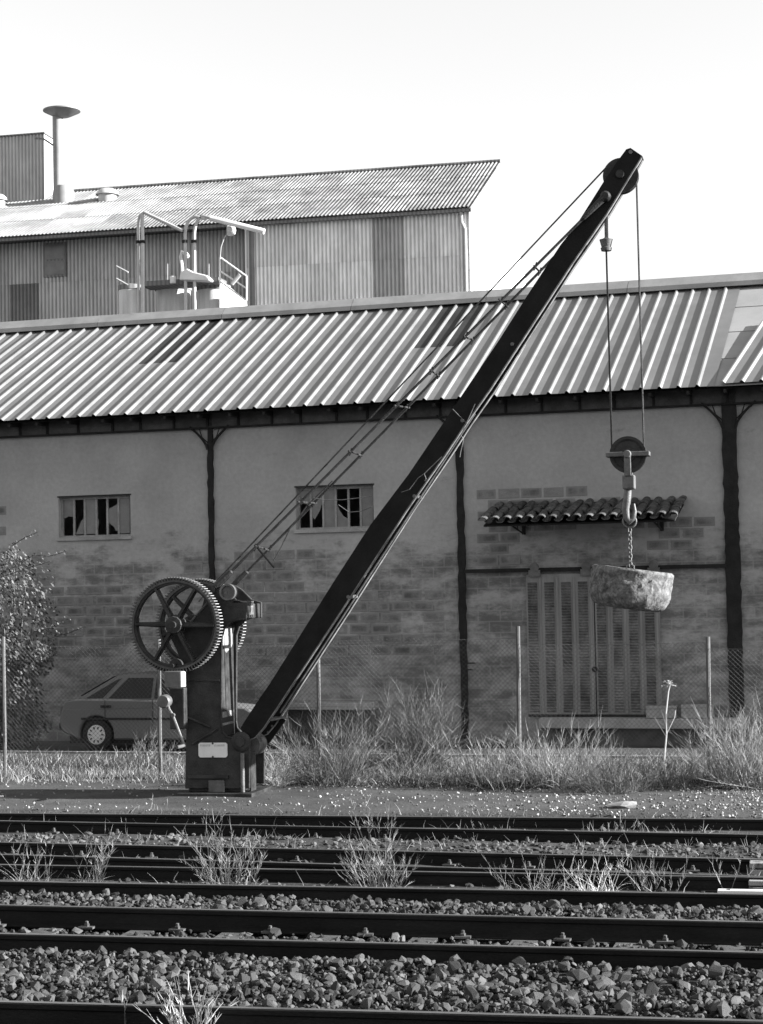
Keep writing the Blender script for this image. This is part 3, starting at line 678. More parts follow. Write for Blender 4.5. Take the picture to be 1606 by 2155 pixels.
run, rise = 6.35, 18.53 - 15.74 + .1; sl = math.hypot(run, rise); oy = -.35
rows = 3; seglen = 1 / rows
mes = {q: corr('roof_sheet', 8.05, 0, .022, q, slope=(run * seglen + .12, (rise) * seglen + .055, run / sl, rise / sl)) for q in ('roof2', 'roof2_pale_glare')}
x = eR + .12
while x > eL - 4:
    x0 = x - SHW
    for j in range(rows):
        px = proj((x0 - 20, BY + 2, 17))[0]
        lightp = px < 215 + 60 * j or (px < 330 and random.random() < .45) or random.random() < .05  # roof glare put into the colour of the left sheets, plus odd pale ones
        o = link('roof_sheet', mes['roof2_pale_glare' if lightp else 'roof2'], None, bld); o.location = (x0, oy + run * seglen * j, 15.70 + rise * seglen * j + .012 * j)
    x = x0
mb = MB(); mb.add([(eL - 4, oy + run, 15.7 + rise + .03), (eR - .11, oy + run, 15.7 + rise + .03), (eR - .11, oy + 2 * run, 15.7), (eL - 4, oy + 2 * run, 15.7)], [(0, 1, 2, 3)]); mb.build('rear_roof', M['roof2'], bld)
mb = MB(); mb.tube([(eL - 4, oy + run, 15.7 + rise + .05), (eR + .12, oy + run, 15.7 + rise + .05)], .07, 8); mb.build('ridge_cap', M['roof2'], bld)
MB().span((eL - 4, -.28, 15.56), (eR + .05, -.12, 15.66)).build('gutter', M['clad_old'], bld)
dp = MB(); dp.tube([(eR - .25, -.2, 15.58), (eR - .25, -.12, 15.25), (eR - .14, -.09, 15.0), (eR - .14, -.09, zbase)], .055, 8); dp.build('downpipe', M['pipe'], bld)
mb = MB(); mb.add([(eR + .13, oy, 15.66), (eR + .13, oy + run, 15.66 + rise), (eR + .13, oy + run, 15.5 + rise), (eR + .13, oy, 15.5), (eR + .09, oy, 15.66), (eR + .09, oy + run, 15.66 + rise), (eR + .09, oy + run, 15.5 + rise), (eR + .09, oy, 15.5)], [(0, 1, 2, 3), (7, 6, 5, 4), (0, 4, 5, 1), (1, 5, 6, 2), (2, 6, 7, 3), (3, 7, 4, 0)]); mb.build('barge_board', M['white'], bld)
# rooftop cabin, flue and vents stand on the mill roof
cabY = 5.0
cx0, _ = bw_(-60, 350, cabY); cx1, cz_t = bw_(93, 280, cabY); cz_b = bw_(50, 420, cabY)[1]
cab = thing('rooftop_cabin', 'dark corrugated cabin standing on the left end of the mill roof', 'cabin', (-20, BY, 0))
hh = cz_t - cz_b + .4; mm_ = corr('wall_sheet', 8.05, hh, .02, 'clad_dark')
x = cx1
while x > cx0 - 2:
    o = link('wall_sheet', mm_, None, cab); o.location = (x - SHW, cabY, cz_b - .4); x -= SHW
MB().span((cx0 - 2, cabY + .03, cz_b - .4), (cx1 - .02, cabY + 1.2, cz_t - .03)).build('cabin_body', M['clad_dark'], cab)
MB().span((cx0 - 2, cabY - .06, cz_t - .02), (cx1 + .03, cabY + 1.22, cz_t + .03)).build('cabin_roof', M['clad_old'], cab)
fl = thing('roof_flue', 'tall pale flue pipe with a flat disc cowl on the mill roof', 'flue', (-20, BY, 0)); fy = 4.6
fx, fz0 = bw_(124, 416, fy); _, fz1 = bw_(120, 246, fy); ppm = F / 63.5
MB().lathe([(.19, 0), (.19, fz1 - fz0 + .05)], (fx - .02, fy, fz0), 'z', 20).build('flue_pipe', M['flue'], fl, smooth=True)
MB().lathe([(.1, .0), (.30, .05), (.70, .25), (.70, .29), (.25, .36), (.05, .38)], (fx + .15, fy, fz1 - .05), 'z', 32).build('cowl', M['flash'], fl, smooth=True)
MB().lathe([(.40, -.4), (.40, .12), (.36, .40), (.17, .47)], (fx + .18, fy, fz0), 'z', 24).build('flue_base', M['flue'], fl, smooth=True)
MB().tube([(fx - .2, fy, fz0 + 2.0), (fx - .55, fy - .1, fz0 + 2.25), (fx - .9, fy - .1, fz0 + 2.3)], .04, 6).build('stay', M['clad_old'], fl)
for (px, py, r_, lb) in ((226, 412, .42, 'low domed roof vent to the right of the flue on the mill roof'), (-4, 424, .35, 'low pale roof vent below the cabin at the left edge')):
    vx, vz = bw_(px, py, fy - .3); vt = thing('roof_vent', lb, 'roof vent', (vx - 20, BY + fy - .3, vz), group='vents on the mill roof')
    MB().lathe([(r_ * .8, -.4), (r_ * .8, .02), (r_ * 1.05, .03), (r_ * .95, .14), (r_ * .6, .25), (r_ * .1, .29)], (0, 0, 0), 'z', 24).build('dome', M['pipe'], vt, smooth=True)

# tanks, pipes and stair in front of the mill
TY = 53.0
def tk(x, y, dy=0.0): p = onpl(x, y, (0, TY + dy, 0), Vector((0, 1, 0))); return Vector((p.x, TY + dy, p.z))
for (x0, x1, dy, lb, mt) in ((243, 290, 0.0, 'leftmost grey steel tank with a dark rim, seen over the shed ridge', 'tank'), (318, 388, .4, 'middle grey steel tank seen over the shed ridge behind two pipes', 'tank'), (405, 472, .2, 'rightmost grey steel tank beside the white stair panel', 'tank')):
    a, b = tk(x0, 640, dy), tk(x1, 640, dy); r_ = (b.x - a.x) / 2; zt = tk(x0, 603, dy).z
    t_ = thing('storage_tank', lb, 'tank', ((a.x + b.x) / 2, TY + dy + r_, 0), group='tanks behind the shed ridge')
    MB().lathe([(r_, 6), (r_, zt)], (0, 0, 0), 'z', 36).build('tank_shell', M[mt], t_, smooth=True)
    MB().lathe([(r_ * .9, zt - .1), (r_ * 1.06, zt - .08), (r_ * 1.06, zt + .06), (r_ * .9, zt + .08)], (0, 0, 0), 'z', 36).build('tank_rim', M['clad_old'], t_, smooth=True)
wk = thing('tank_walkway', 'dark walkway with thin rails running along the tops of the tanks', 'walkway')
a, b = tk(300, 600, -.2), tk(462, 594, -.2); MB().span((a.x, TY - .3, a.z - .05), (b.x, TY + .5, a.z + .10)).build('deck', M['clad_old'], wk)
for (p, q) in (((245, 560), (270, 573)), ((245, 586), (270, 600))): MB().tube([tk(*p), tk(*q)], .03, 6).build('handrail', M['pipe'], wk)
for p in (353, 440): MB().tube([tk(p, 555), tk(p, 600)], .012, 5).build('stanchion', M['pipe'], wk)
def pipe(lb, pts, r_, m='pipe', clamps=(), name='service_pipe', n=9):
    t_ = thing(name, lb, 'pipe', group='pipes rising past the tanks'); MB().tube(pts, r_, n).build('pipe_run', M[m], t_, smooth=True)
    for c_ in clamps: MB().lathe([(r_ * 1.1, -.04), (r_ * 1.7, -.04), (r_ * 1.7, .04), (r_ * 1.1, .04)], c_, 'z', 12).build('clamp', M['column'], t_)
    return t_
def bend(p0, p1, p2, n=8): return [tk(*[(1 - t) ** 2 * p0[i_] + 2 * t * (1 - t) * p1[i_] + t * t * p2[i_] for i_ in range(2)], -.6) for t in [k_ / n for k_ in range(n + 1)]]
pipe('thinner upright of the left pair of pipes', [tk(292, 680, -.6)] + bend((291, 500), (289, 458), (297, 450)), .042, clamps=(tk(291, 509, -.6),))
pipe('pale pipe rising and slanting down to the right from the left pair', [tk(301, 680, -.65), tk(300, 500, -.65), tk(299, 452, -.65), tk(304, 447, -.65), tk(384, 485, -.65)], .056, clamps=(tk(300, 509, -.65),))
pipe('left of two pale swan neck pipes between the tanks', [tk(391, 680, -.6)] + bend((390, 505), (387, 460), (412, 456)) + [tk(432, 460, -.6)], .05, clamps=(tk(389, 508, -.6),))
pipe('right of two pale swan neck pipes between the tanks', [tk(410, 680, -.6)] + bend((409, 505), (407, 462), (428, 455)) + [tk(446, 459, -.6)], .05, clamps=(tk(408, 508, -.6),))
pipe('thick white pipe slanting down towards the mill eave', [tk(443, 459, -.7), tk(500, 473, -.7), tk(556, 487, -.7)], .085, 'white')
lamp = thing('flood_lamp', 'small round floodlight on a thin curved stem above the stair', 'lamp')
MB().tube([tk(463, 545, -.5), tk(465, 520, -.5), tk(472, 500, -.5), tk(478, 492, -.5)], .015, 5).build('stem', M['pipe'], lamp)
c_ = tk(487, 485, -.5); MB().lathe([(.02, -.12), (.16, -.1), (.17, 0), (.12, .1), (.02, .14)], c_, 'x', 16).build('lamp_head', M['hub'], lamp, smooth=True)
st_ = thing('access_stair', 'white steel stair with handrails leading down beside the right tank', 'stair')
q = [tk(x, y, -.3) for x, y in ((463, 588), (519, 632), (521, 652), (463, 650))]
q2 = [tk(463, 588, -.3), tk(519, 632, .7), tk(521, 652, .7), tk(463, 650, -.3)]
MB().add([p for p in q2] + [p + Vector((-.03, .04, 0)) for p in q2], [(0, 1, 2, 3), (7, 6, 5, 4), (0, 4, 5, 1), (1, 5, 6, 2), (2, 6, 7, 3), (3, 7, 4, 0)]).build('stair_panel', M['white'], st_)
for (p0, p1) in (((463, 541), (519, 581)), ((463, 570), (519, 607)), ((463, 541), (463, 600)), ((519, 581), (519, 632)), ((463, 592), (519, 633))): MB().tube([tk(*p0, -.4), tk(*p1, -.4)], .028, 6).build('handrail', M['white'], st_)
MB().tube([tk(488, 598, -.5), tk(505, 578, -.5)], .06, 8).build('brace_tube', M['pipe'], st_)
vv_ = thing('valve_gear', 'white valve gear with a curved top standing on the tank walkway', 'valve')
MB().tube([tk(385, 590, -.4), tk(383, 560, -.4), tk(380, 540, -.4), tk(383, 531, -.4), tk(390, 533, -.4), tk(397, 541, -.4)], [.06, .05, .05, .06, .07, .05], 8).build('valve_arm', M['white'], vv_)
q = [tk(x, y, -.4) for x, y in ((384, 592), (386, 576), (400, 568), (412, 575), (440, 582), (448, 590), (446, 594))]; MB().prism([(p.x, p.z) for p in q], TY - .7, TY - .3).build('valve_body', M['white'], vv_, bevel=.03)
a = tk(364, 596, -.4); MB().lathe([(.09, 0), (.09, .2), (.05, .22)], (a.x, a.y, a.z), 'z', 14).build('canister', M['white'], vv_)

# ================================================================== THE CRANE
P0 = onz(455, 1668); P0.z = 0
YN = Vector((0, 1, 0))
def cr(x, y, dy=0.0):
    p = onpl(x, y, P0 + YN * dy, YN) - P0; return p.x, p.z
def cr3(x, y, dy=0.0): a = cr(x, y, dy); return Vector((a[0], dy, a[1]))
crane = thing('hand_crane', 'old black iron hand crane with big gear wheels and a long raised boom', 'crane', P0)
FD = .42
front_px = [(389, 1660), (393, 1470), (391, 1425), (372, 1370), (350, 1325), (352, 1303), (368, 1293), (385, 1300), (401, 1308), (438, 1266), (446, 1240), (458, 1229), (476, 1240), (498, 1262), (519, 1268),
            (519, 1302), (500, 1303), (484, 1308), (472, 1321), (466, 1340), (465, 1480), (465, 1525), (468, 1540), (477, 1550), (490, 1552), (498, 1545), (510, 1541), (521, 1549), (526, 1561), (525, 1660)]
fpoly = [cr(x, y, -FD) for x, y in front_px]
for dy, lb in ((-FD, None), (FD - .06, None)):
    MB().prism(fpoly, dy, dy + .06).build('side_frame', M['iron'], crane, bevel=.012)
xa = cr(466, 1400, -FD)[0]; zt, zb = cr(466, 1312, -FD)[1], cr(466, 1552, -FD)[1]
MB().span((xa - .10, -FD + .065, zb), (xa - .05, FD - .065, zt)).build('front_web', M['iron'], crane)
pl = MB()                                                     # bare and whitewashed patch at the head of the web
ys_ = [-.30 + .06 * i_ for i_ in range(11)]
zlow = [zt - .34 - .10 * math.exp(-((i_ - 5) / 3) ** 2) + random.uniform(-.03, .03) for i_ in range(11)]
pl.add([(xa - .047, y_, zt - .06 + random.uniform(-.01, .01)) for y_ in ys_] + [(xa - .047, y_, z_) for y_, z_ in zip(ys_, zlow)], [(i_, i_ + 1, 12 + i_, 11 + i_) for i_ in range(10)])
pl.build('whitewash_patch', M['white_dirty'], crane, recalc=True)
for z0_, z1_ in ((1500, 1512), (1524, 1529)):
    za, zb_ = cr(466, z0_, -FD)[1], cr(466, z1_, -FD)[1]; MB().span((xa - .05, -FD + .10, zb_), (xa - .044, FD - .10, za)).build('paint_band', M['white_dirty'], crane)
# head block, base and ribs
hx0, hz0 = cr(462, 1303, -FD); hx1, hz1 = cr(519, 1268, -FD)
MB().span((hx0 + .05, -FD + .065, hz0 + .0), (hx1 - .02, FD - .065, hz1 - .02)).build('head_block', M['iron'], crane, bevel=.015)
bx0 = cr(378, 1668, -FD)[0]; bx1 = cr(536, 1668, -FD)[0]
MB().span((bx0, -.56, -.02), (bx1, .56, .05)).build('base_plate', M['iron'], crane, bevel=.012)
bx2 = cr(391, 1600, -FD)[0]; bx3 = cr(503, 1600, -FD)[0]
MB().span((bx2 + .02, -FD + .07, .05), (bx3, FD - .07, .75)).build('base_box', M['iron'], crane, bevel=.01)
MB().span((bx2 + .05, -FD - .055, .26), (cr(482, 1632, -FD)[0], -FD - .003, .31)).build('base_ledge', M['iron'], crane, bevel=.006)
MB().span((cr(440, 1650, -FD)[0], -FD - .035, .052), (cr(474, 1650, -FD)[0], -FD - .003, .235)).build('base_shoe', M['steel'], crane, bevel=.01)
xr0 = cr(508, 1620, -FD)[0]; xr1 = cr(524, 1620, -FD)[0]
MB().span((xr1 - .012, -FD + .065, .06), (xr1 + .015, -.1, cr(515, 1585, -FD)[1])).build('corner_flange', M['iron'], crane, bevel=.005)
MB().cyl((xr0 + .03, -FD - .035, .06), (xr0 + .03, -FD - .035, cr(515, 1585, -FD)[1]), .032, 12).build('corner_rod', M['hook'], crane, smooth=True)
for pa, pb in (((395, 1510), (443, 1531)), ((405, 1566), (458, 1534)), ((395, 1432), (463, 1432))):
    MB().tube([cr3(*pa, -FD - .008), cr3(*pb, -FD - .008)], .02, 6).build('frame_rib', M['iron'], crane)
MB().tube([cr3(401, 1309, -FD - .01), cr3(437, 1268, -FD - .01)], .016, 6).build('frame_edge', M['steel'], crane)
MB().tube([cr3(x, y, -FD - .005) for x, y in ((519, 1303), (500, 1304), (485, 1309), (473, 1322), (467, 1340), (466, 1480), (466, 1525), (469, 1541), (478, 1551), (491, 1553))], .016, 6).build('frame_edge', M['iron'], crane)
# pivot boss
pc = cr3(507, 1561, -FD); MB().lathe([(.0, -.07), (.07, -.07), (.075, -.045), (.11, -.045), (.15, -.02), (.15, .02)], pc, 'y', 28).build('pivot_boss', M['iron'], crane, smooth=True)
MB().cyl(pc, (pc.x, FD, pc.z), .07, 16).build('pivot_pin', M['iron'], crane, smooth=True)
# head rings of the tie rod anchorage
rc = cr3(480, 1246, -FD - .02)
MB().lathe([(.095, -.05), (.125, -.05), (.125, .10), (.095, .10), (.095, -.05)], rc, 'y', 30, caps=False).build('anchor_ring', M['steel'], crane, smooth=True)
MB().lathe([(.0, -.01), (.094, -.01), (.094, .03), (.0, .03)], rc, 'y', 24).build('ring_plug', M['steel'], crane)
MB().lathe([(.0, -.02), (.025, -.02), (.03, .01), (.0, .01)], rc + Vector((-.03, 0, -.01)), 'y', 12).build('ring_bolt', M['hook'], crane)
rc2 = cr3(443, 1242, -FD - .02); MB().lathe([(.0, -.02), (.075, -.02), (.085, 0), (.085, .05)], rc2, 'y', 24).build('anchor_boss', M['iron'], crane, smooth=True)
cg = MB(); a = cr3(497, 1268, -.30); b = cr3(521, 1298, -.30)
cage = MB().span((a.x, -.40, b.z + .0), (b.x - .02, -.05, b.z + .02)).build('lamp_cage', M['iron'], crane)
MB().span((a.x - .02, -.42, a.z), (b.x + .02, -.04, a.z + .02)).build('cage_top', M['steel'], cage)
for i_ in range(5): MB().tube([(b.x + .01, -.40 + .085 * i_, b.z), (b.x + .01, -.40 + .085 * i_, a.z)], .008, 5).build('cage_bar', M['steel'], cage)
MB().span((hx1 - .018, -.36, hz0 + .06), (hx1 - .008, -.05, hz1 - .05)).build('paint_patch', M['white_dirty'], crane)
# gear wheels
def ring_prism(outer, inner, y0, y1):
    mb = MB(); n = len(outer); V = [(p[0], y0, p[1]) for p in outer] + [(p[0], y0, p[1]) for p in inner] + [(p[0], y1, p[1]) for p in outer] + [(p[0], y1, p[1]) for p in inner]; fs = []
    for i_ in range(n):
        j = (i_ + 1) % n; fs += [(i_, j, n + j, n + i_), (2 * n + j, 2 * n + i_, 3 * n + i_, 3 * n + j), (j, i_, 2 * n + i_, 2 * n + j), (n + i_, n + j, 3 * n + j, 3 * n + i_)]
    mb.add(V, fs); return mb
def gear(cx_, cz_, y0, R_, teeth, th, phase, web=0.0):
    rim = None
    outer = []; inner = []
    for i_ in range(teeth):
        for fr, rr in ((0, R_ - .052), (.30, R_ - .052), (.42, R_), (.64, R_), (.76, R_ - .052)):
            g_ = 2 * math.pi * (i_ + fr) / teeth; outer.append((cx_ + rr * math.cos(g_), cz_ + rr * math.sin(g_))); inner.append((cx_ + (R_ - .082) * math.cos(g_), cz_ + (R_ - .082) * math.sin(g_)))
    go = ring_prism(outer, inner, y0, y0 + th).build('gear_wheel', M['gear'], crane)
    go.data.materials.append(M['tooth'])
    for p in go.data.polygons:
        c_ = p.center; rr = math.hypot(c_.x - cx_, c_.z - cz_)
        if rr > R_ - .004 and abs(p.normal.y) < .3: p.material_index = 1
    o2 = [(cx_ + (R_ - .083) * math.cos(2 * math.pi * i_ / 96), cz_ + (R_ - .083) * math.sin(2 * math.pi * i_ / 96)) for i_ in range(96)]; i2 = [(cx_ + (R_ - .115) * math.cos(2 * math.pi * i_ / 96), cz_ + (R_ - .115) * math.sin(2 * math.pi * i_ / 96)) for i_ in range(96)]
    ring_prism(o2, i2, y0 + .02, y0 + th - .02).build('rim', M['iron'], go)
    MB().lathe([(.0, y0 - .07), (.05, y0 - .07), (.055, y0 - .05), (.125, y0 - .045), (.14, y0 - .02), (.14, y0 + th + .02), (.05, y0 + th + .03)], (cx_, 0, cz_), 'y', 12).build('hub', M['iron'], go)
    for k_ in range(6):
        g_ = phase + k_ * math.pi / 3; d_ = Vector((math.cos(g_), 0, math.sin(g_))); s_ = Vector((-math.sin(g_), 0, math.cos(g_)))
        c_ = Vector((cx_, 0, cz_)); mb = MB(); r0, r1 = .11, R_ - .10
        for (w0, w1, ya, yb) in ((.045, .030, y0 + .05, y0 + .09), (.022, .016, y0 - .01, y0 + th - .02)):
            p = [c_ + d_ * r0 + s_ * w0, c_ + d_ * r0 - s_ * w0, c_ + d_ * r1 - s_ * w1, c_ + d_ * r1 + s_ * w1]; mb.prism([(q.x, q.z) for q in p], ya, yb)
        mb.build('spoke', M['iron'], go)
    return go
M['tooth'] = mat('bare_tooth_tip', .20, .36, scale=9, rough=.45, spec=.5, fine=.2)
M['gear'] = mat('worn_gear_teeth', .02, .06, scale=9, rough=.45, spec=.5, fine=.3)
gx, gz = cr(369, 1315, -.62); RG = .728
gear(gx, gz, -.68, RG, 94, .17, -.03)
gear(gx + .0, gz - .02, .50, RG, 94, .17, .25)
MB().cyl((gx, -.78, gz), (gx, .72, gz), .055, 16).build('axle', M['iron'], crane, smooth=True)
MB().lathe([(.20, -.32), (.24, -.32), (.24, -.28), (.17, -.27), (.17, .27), (.24, .28), (.24, .32), (.20, .32)], (gx + .40, 0, gz - .05), 'y', 28).build('winding_drum', M['iron'], crane, smooth=True)
pgx, pgz = cr(372, 1400, -.5); MB().lathe([(.0, -.56), (.10, -.56), (.10, -.40), (.0, -.40)], (pgx, 0, pgz), 'y', 18).build('pinion', M['iron'], crane)
MB().cyl((pgx, -.74, pgz), (pgx, .6, pgz), .035, 12).build('pinion_shaft', M['iron'], crane, smooth=True)
# gear guard box, crank and handle
a = cr3(346, 1413, -.86); b = cr3(381, 1447, -.86)
MB().span((a.x, -.86, b.z), (b.x, -.64, a.z)).build('gear_guard', M['guard'] if 'guard' in M else M['steel'], crane, bevel=.012)
MB().span((b.x + .001, -.84, b.z + .01), (b.x + .006, -.66, a.z - .01)).build('sunlit_face_overlay', M['white'], crane)  # sunlit right face of the guard put in as a white panel
ck = MB().lathe([(.0, -.95), (.085, -.95), (.10, -.93), (.10, -.80), (.085, -.78), (.0, -.78)], cr3(346, 1476, -.88) * 1 + Vector((0, .88, 0)), 'y', 24).build('crank', M['steel'], crane, smooth=True)
cs_ = cr3(346, 1476, -.8); MB().cyl((cs_.x, -.8, cs_.z), (cs_.x, .45, cs_.z), .035, 12).build('crank_shaft', M['iron'], ck, smooth=True)
MB().tube([cr3(353, 1484, -.90), cr3(356, 1493, -.90), cr3(363, 1504, -.90), cr3(388, 1569, -.90)], .022, 8).build('crank_arm', M['hook'], ck, smooth=True)
MB().lathe([(.0, -.03), (.03, -.03), (.03, .03), (.0, .03)], cr3(364, 1505, -.93), 'y', 10).build('crank_bolt', M['hook'], ck)
h0 = cr3(388, 1569, -.90); MB().cyl((h0.x, -.90, h0.z), (h0.x, -1.24, h0.z), .026, 12).build('crank_handle', M['hook'], ck, smooth=True)
mx = cr3(372, 1500, -.55); MB().span((mx.x - .10, -.60, mx.z - .25), (mx.x + .14, -.44, mx.z + .38)).build('crank_bracket', M['iron'], crane, bevel=.02)
# name plate: blank white lower field, a worn unreadable line at the top
a = cr3(418, 1563, -FD - .01); b = cr3(479, 1594, -FD - .01)
npo = MB().prism([(a.x, b.z + .025), (a.x + .025, b.z), (b.x - .025, b.z), (b.x, b.z + .025), (b.x, a.z - .025), (b.x - .025, a.z), (a.x + .025, a.z), (a.x, a.z - .025)], -FD - .022, -FD - .003).build('name_plate', M['white'], crane, label='blank white enamel plate with a worn line along its top')
M['faint'] = mat('worn_lettering', .30, .55, scale=60, rough=.8)
MB().span((a.x + .03, -FD - .0245, a.z - .055), (a.x + .19, -FD - .0225, a.z - .025)).build('worn_line', M['faint'], npo)
MB().span((a.x + .25, -FD - .0245, a.z - .055), (b.x - .04, -FD - .0225, a.z - .025)).build('worn_line', M['faint'], npo)
for z_ in (a.z - .012, b.z + .010): MB().lathe([(.0, -FD - .03), (.014, -FD - .03), (.014, -FD - .02), (.0, -FD - .02)], ((a.x + b.x) / 2, 0, z_), 'y', 10).build('plate_screw', M['iron'], npo)
M['flange'] = mat('worn_lit_flange_edge', .08, .20, scale=6, rough=.55, spec=.4, fine=.3)  # worn flanges, paler so the sunlit edge lines sit in the colour
# boom: two channels closing towards the head
bp = P0 + Vector((0, -.36, .9)); k_b = (.36 - .13) / 8.5; bn = Vector((0, 1, -k_b)).normalized()
def bm_(x, y): return onpl(x, y, bp, bn) - P0
bl = [(506, 1532), (520, 1510), (544, 1473), (567, 1440), (633, 1335), (700, 1228), (780, 1104), (860, 998), (933, 890), (980, 820), (1050, 716), (1116, 612), (1180, 515), (1212, 475), (1270, 383), (1304, 333), (1318, 314), (1327, 311)]
br_ = [(1352, 328), (1348, 336), (1277, 451), (1202, 559), (1120, 685), (1032, 820), (981, 892), (938, 957), (860, 1069), (780, 1192), (712, 1297), (660, 1375), (617, 1440), (580, 1496), (556, 1532), (538, 1553), (520, 1560)]
LP = [bm_(*p) for p in bl]; RP_ = [bm_(*p) for p in br_]
boom = None
for sgn in (1, -1):
    def mir(p, o=0.0): return Vector((p.x, (p.y + o) * sgn, p.z))
    poly = LP + RP_; n = len(poly); mb = MB()
    mb.add([mir(p) for p in poly] + [mir(p, .018) for p in poly], [tuple(range(n)), tuple(range(2 * n - 1, n - 1, -1))] + [(i_, n + i_, n + (i_ + 1) % n, (i_ + 1) % n) for i_ in range(n)])
    if boom is None: boom = ch = mb.build('boom', M['boom'], crane)
    else: ch = mb.build('rear_channel', M['boom'], boom)
    for edge, nm, off in ((LP[:13], 'top_flange', Vector((.012, 0, -.009))), (RP_, 'bottom_flange', Vector((-.012, 0, .009)))):
        mb = MB(); m_ = len(edge); V = []
        for p in edge: V += [mir(p, .0), mir(p, .095), mir(p + off, .0), mir(p + off, .095)]
        fs = []
        for i_ in range(m_ - 1):
            q = i_ * 4; fs += [(q, q + 1, q + 5, q + 4), (q + 2, q + 6, q + 7, q + 3), (q + 1, q + 3, q + 7, q + 5), (q, q + 4, q + 6, q + 2)]
        mb.add(V, fs); mb.build(nm, M['flange'], boom)
# battens between the channels and the foot plate
for (px, py) in ((745, 1256), (884, 1044), (985, 885), (1090, 724)):
    c_ = bm_(px - 12, py); w_ = abs(c_.y); d_ = (bm_(px + 20, py - 32) - bm_(px, py)).normalized()
    mb = MB(); mb.tube([(c_.x, -w_ - .01, c_.z), (c_.x, w_ + .01, c_.z)], .028, 8); mb.build('batten', M['steel'], boom)
q = [cr3(x, y, .30) for x, y in ((566, 1506), (580, 1502), (601, 1516), (568, 1562), (548, 1583), (528, 1600), (521, 1606), (523, 1575))]
MB().prism([(p.x, p.z) for p in q], .30, .34).build('foot_plate', M['boom'], boom)
for (px, py) in ((582, 1514), (573, 1528), (564, 1541)): MB().lathe([(.0, -.02), (.015, -.02), (.02, 0)], cr3(px, py, .30), 'y', 8).build('rivet', M['hook'], boom)
MB().tube([cr3(601, 1514, .34), cr3(566, 1563, .34)], .016, 6).build('foot_edge', M['hook'], boom)
c_ = cr3(566, 1512, -.2); mb = MB(); mb.span((c_.x - .03, -.34, c_.z - .03), (c_.x + .10, .30, c_.z + .0)); mb.build('foot_stay', M['steel'], boom)
c_ = cr3(535, 1565, .05); MB().lathe([(.05, -.20), (.17, -.20), (.17, -.15), (.13, -.11), (.13, .11), (.17, .15), (.17, .20), (.05, .20)], c_ + Vector((-.02, 0, -.01)), 'y', 26).build('foot_roller', M['hook'], boom, smooth=True)
MB().tube([cr3(1000, 870, 0), cr3(590, 1500, 0)], .014, 6).build('inner_rod', M['hook'], boom)
# head: end plate, sheave, pins
e0, e1 = LP[-1], RP_[0]; mb = MB(); mb.tube([(e0.x - .0, -abs(e0.y) - .01, e0.z - .06), (e0.x, abs(e0.y) + .01, e0.z - .06)], .03, 10); mb.build('head_bolt', M['hook'], boom)
mb = MB(); d_ = (e1 - e0); mb.add([(e0.x, -.13, e0.z), (e1.x, -.13, e1.z), (e1.x, .13, e1.z), (e0.x, .13, e0.z), (e0.x - .01, -.13, e0.z - .02), (e1.x - .01, -.13, e1.z - .02), (e1.x - .01, .13, e1.z - .02), (e0.x - .01, .13, e0.z - .02)], [(0, 1, 2, 3), (7, 6, 5, 4), (0, 4, 5, 1), (1, 5, 6, 2), (2, 6, 7, 3), (3, 7, 4, 0)]); mb.build('end_plate', M['boom'], boom)
hs = cr3(1307, 371, 0); RS = .262
MB().lathe([(.04, -.07), (RS, -.07), (RS, -.045), (RS - .05, -.012), (RS - .05, .012), (RS, .045), (RS, .07), (.04, .07)], hs, 'y', 40).build('head_sheave', M['iron'], crane, smooth=True)
MB().cyl((hs.x, -.19, hs.z), (hs.x, .19, hs.z), .06, 16).build('sheave_pin', M['iron'], crane, smooth=True)
tp = bm_(1275, 414); MB().lathe([(.0, -.10), (.05, -.10), (.075, -.08), (.08, -.02), (.08, .0)], (tp.x, tp.y, tp.z), 'y', 20).build('tie_pin', M['iron'], crane, smooth=True)
# tie rods, spreaders and hoist rope
tr = []
for sgn in (-1, 1):
    p0 = cr3(463, 1226, -FD); p0.y = FD * sgn * .98; p1 = Vector((tp.x, sgn * (abs(tp.y) + .05), tp.z)); tr.append((p0, p1))
    rod = MB().tube([p0, p1], .021, 8).build('tie_rod', M['iron'], crane, smooth=True)
    d_ = (p1 - p0).normalized(); MB().tube([p0 - d_ * .10, p0 + d_ * .05, p0 + d_ * .24, p0 + d_ * .26], [.05, .055, .045, .03], 8).build('rod_fork', M['iron'], rod)
    MB().tube([p1, p1 - d_ * .06, p1 - d_ * .45, p1 - d_ * .5], [.05, .055, .035, .022], 8).build('rod_eye', M['iron'], rod)
for t in (.093, .215, .345, .468, .555, .645, .735, .822):
    a = tr[0][0].lerp(tr[0][1], t); b = tr[1][0].lerp(tr[1][1], t); d_ = (b - a).normalized(); j = Vector((random.uniform(-.03, .03), 0, random.uniform(-.03, .03)))
    sp_ = MB().tube([a - d_ * .10 + j, b + d_ * .10 - j], .014, 6).build('spreader', M['iron'], crane)
    for e in (a, b): MB().tube([e + Vector((.03, -.03, .06)), e + Vector((-.02, .02, -.05)), e + Vector((.02, .03, .02))], .010, 5).build('wire_tie', M['iron'], sp_)
MB().tube([cr3(536, 1146, -.36), cr3(577, 1195, -.30)], .016, 6).build('loose_bar', M['iron'], crane)
MB().tube([cr3(575, 1182, .3), cr3(590, 1155, .3), cr3(612, 1110, .3), cr3(650, 1060, .3), cr3(700, 1012, .3)], .010, 5).build('loose_strand', M['iron'], crane)
a = cr3(457, 1222, 0); sl_ = Vector((hs.x - RS * .72, 0, hs.z + RS * .66))
MB().tube([a + Vector((-.3, 0, -.32)), a, sl_], .013, 6).build('hoist_rope', M['iron'], crane)
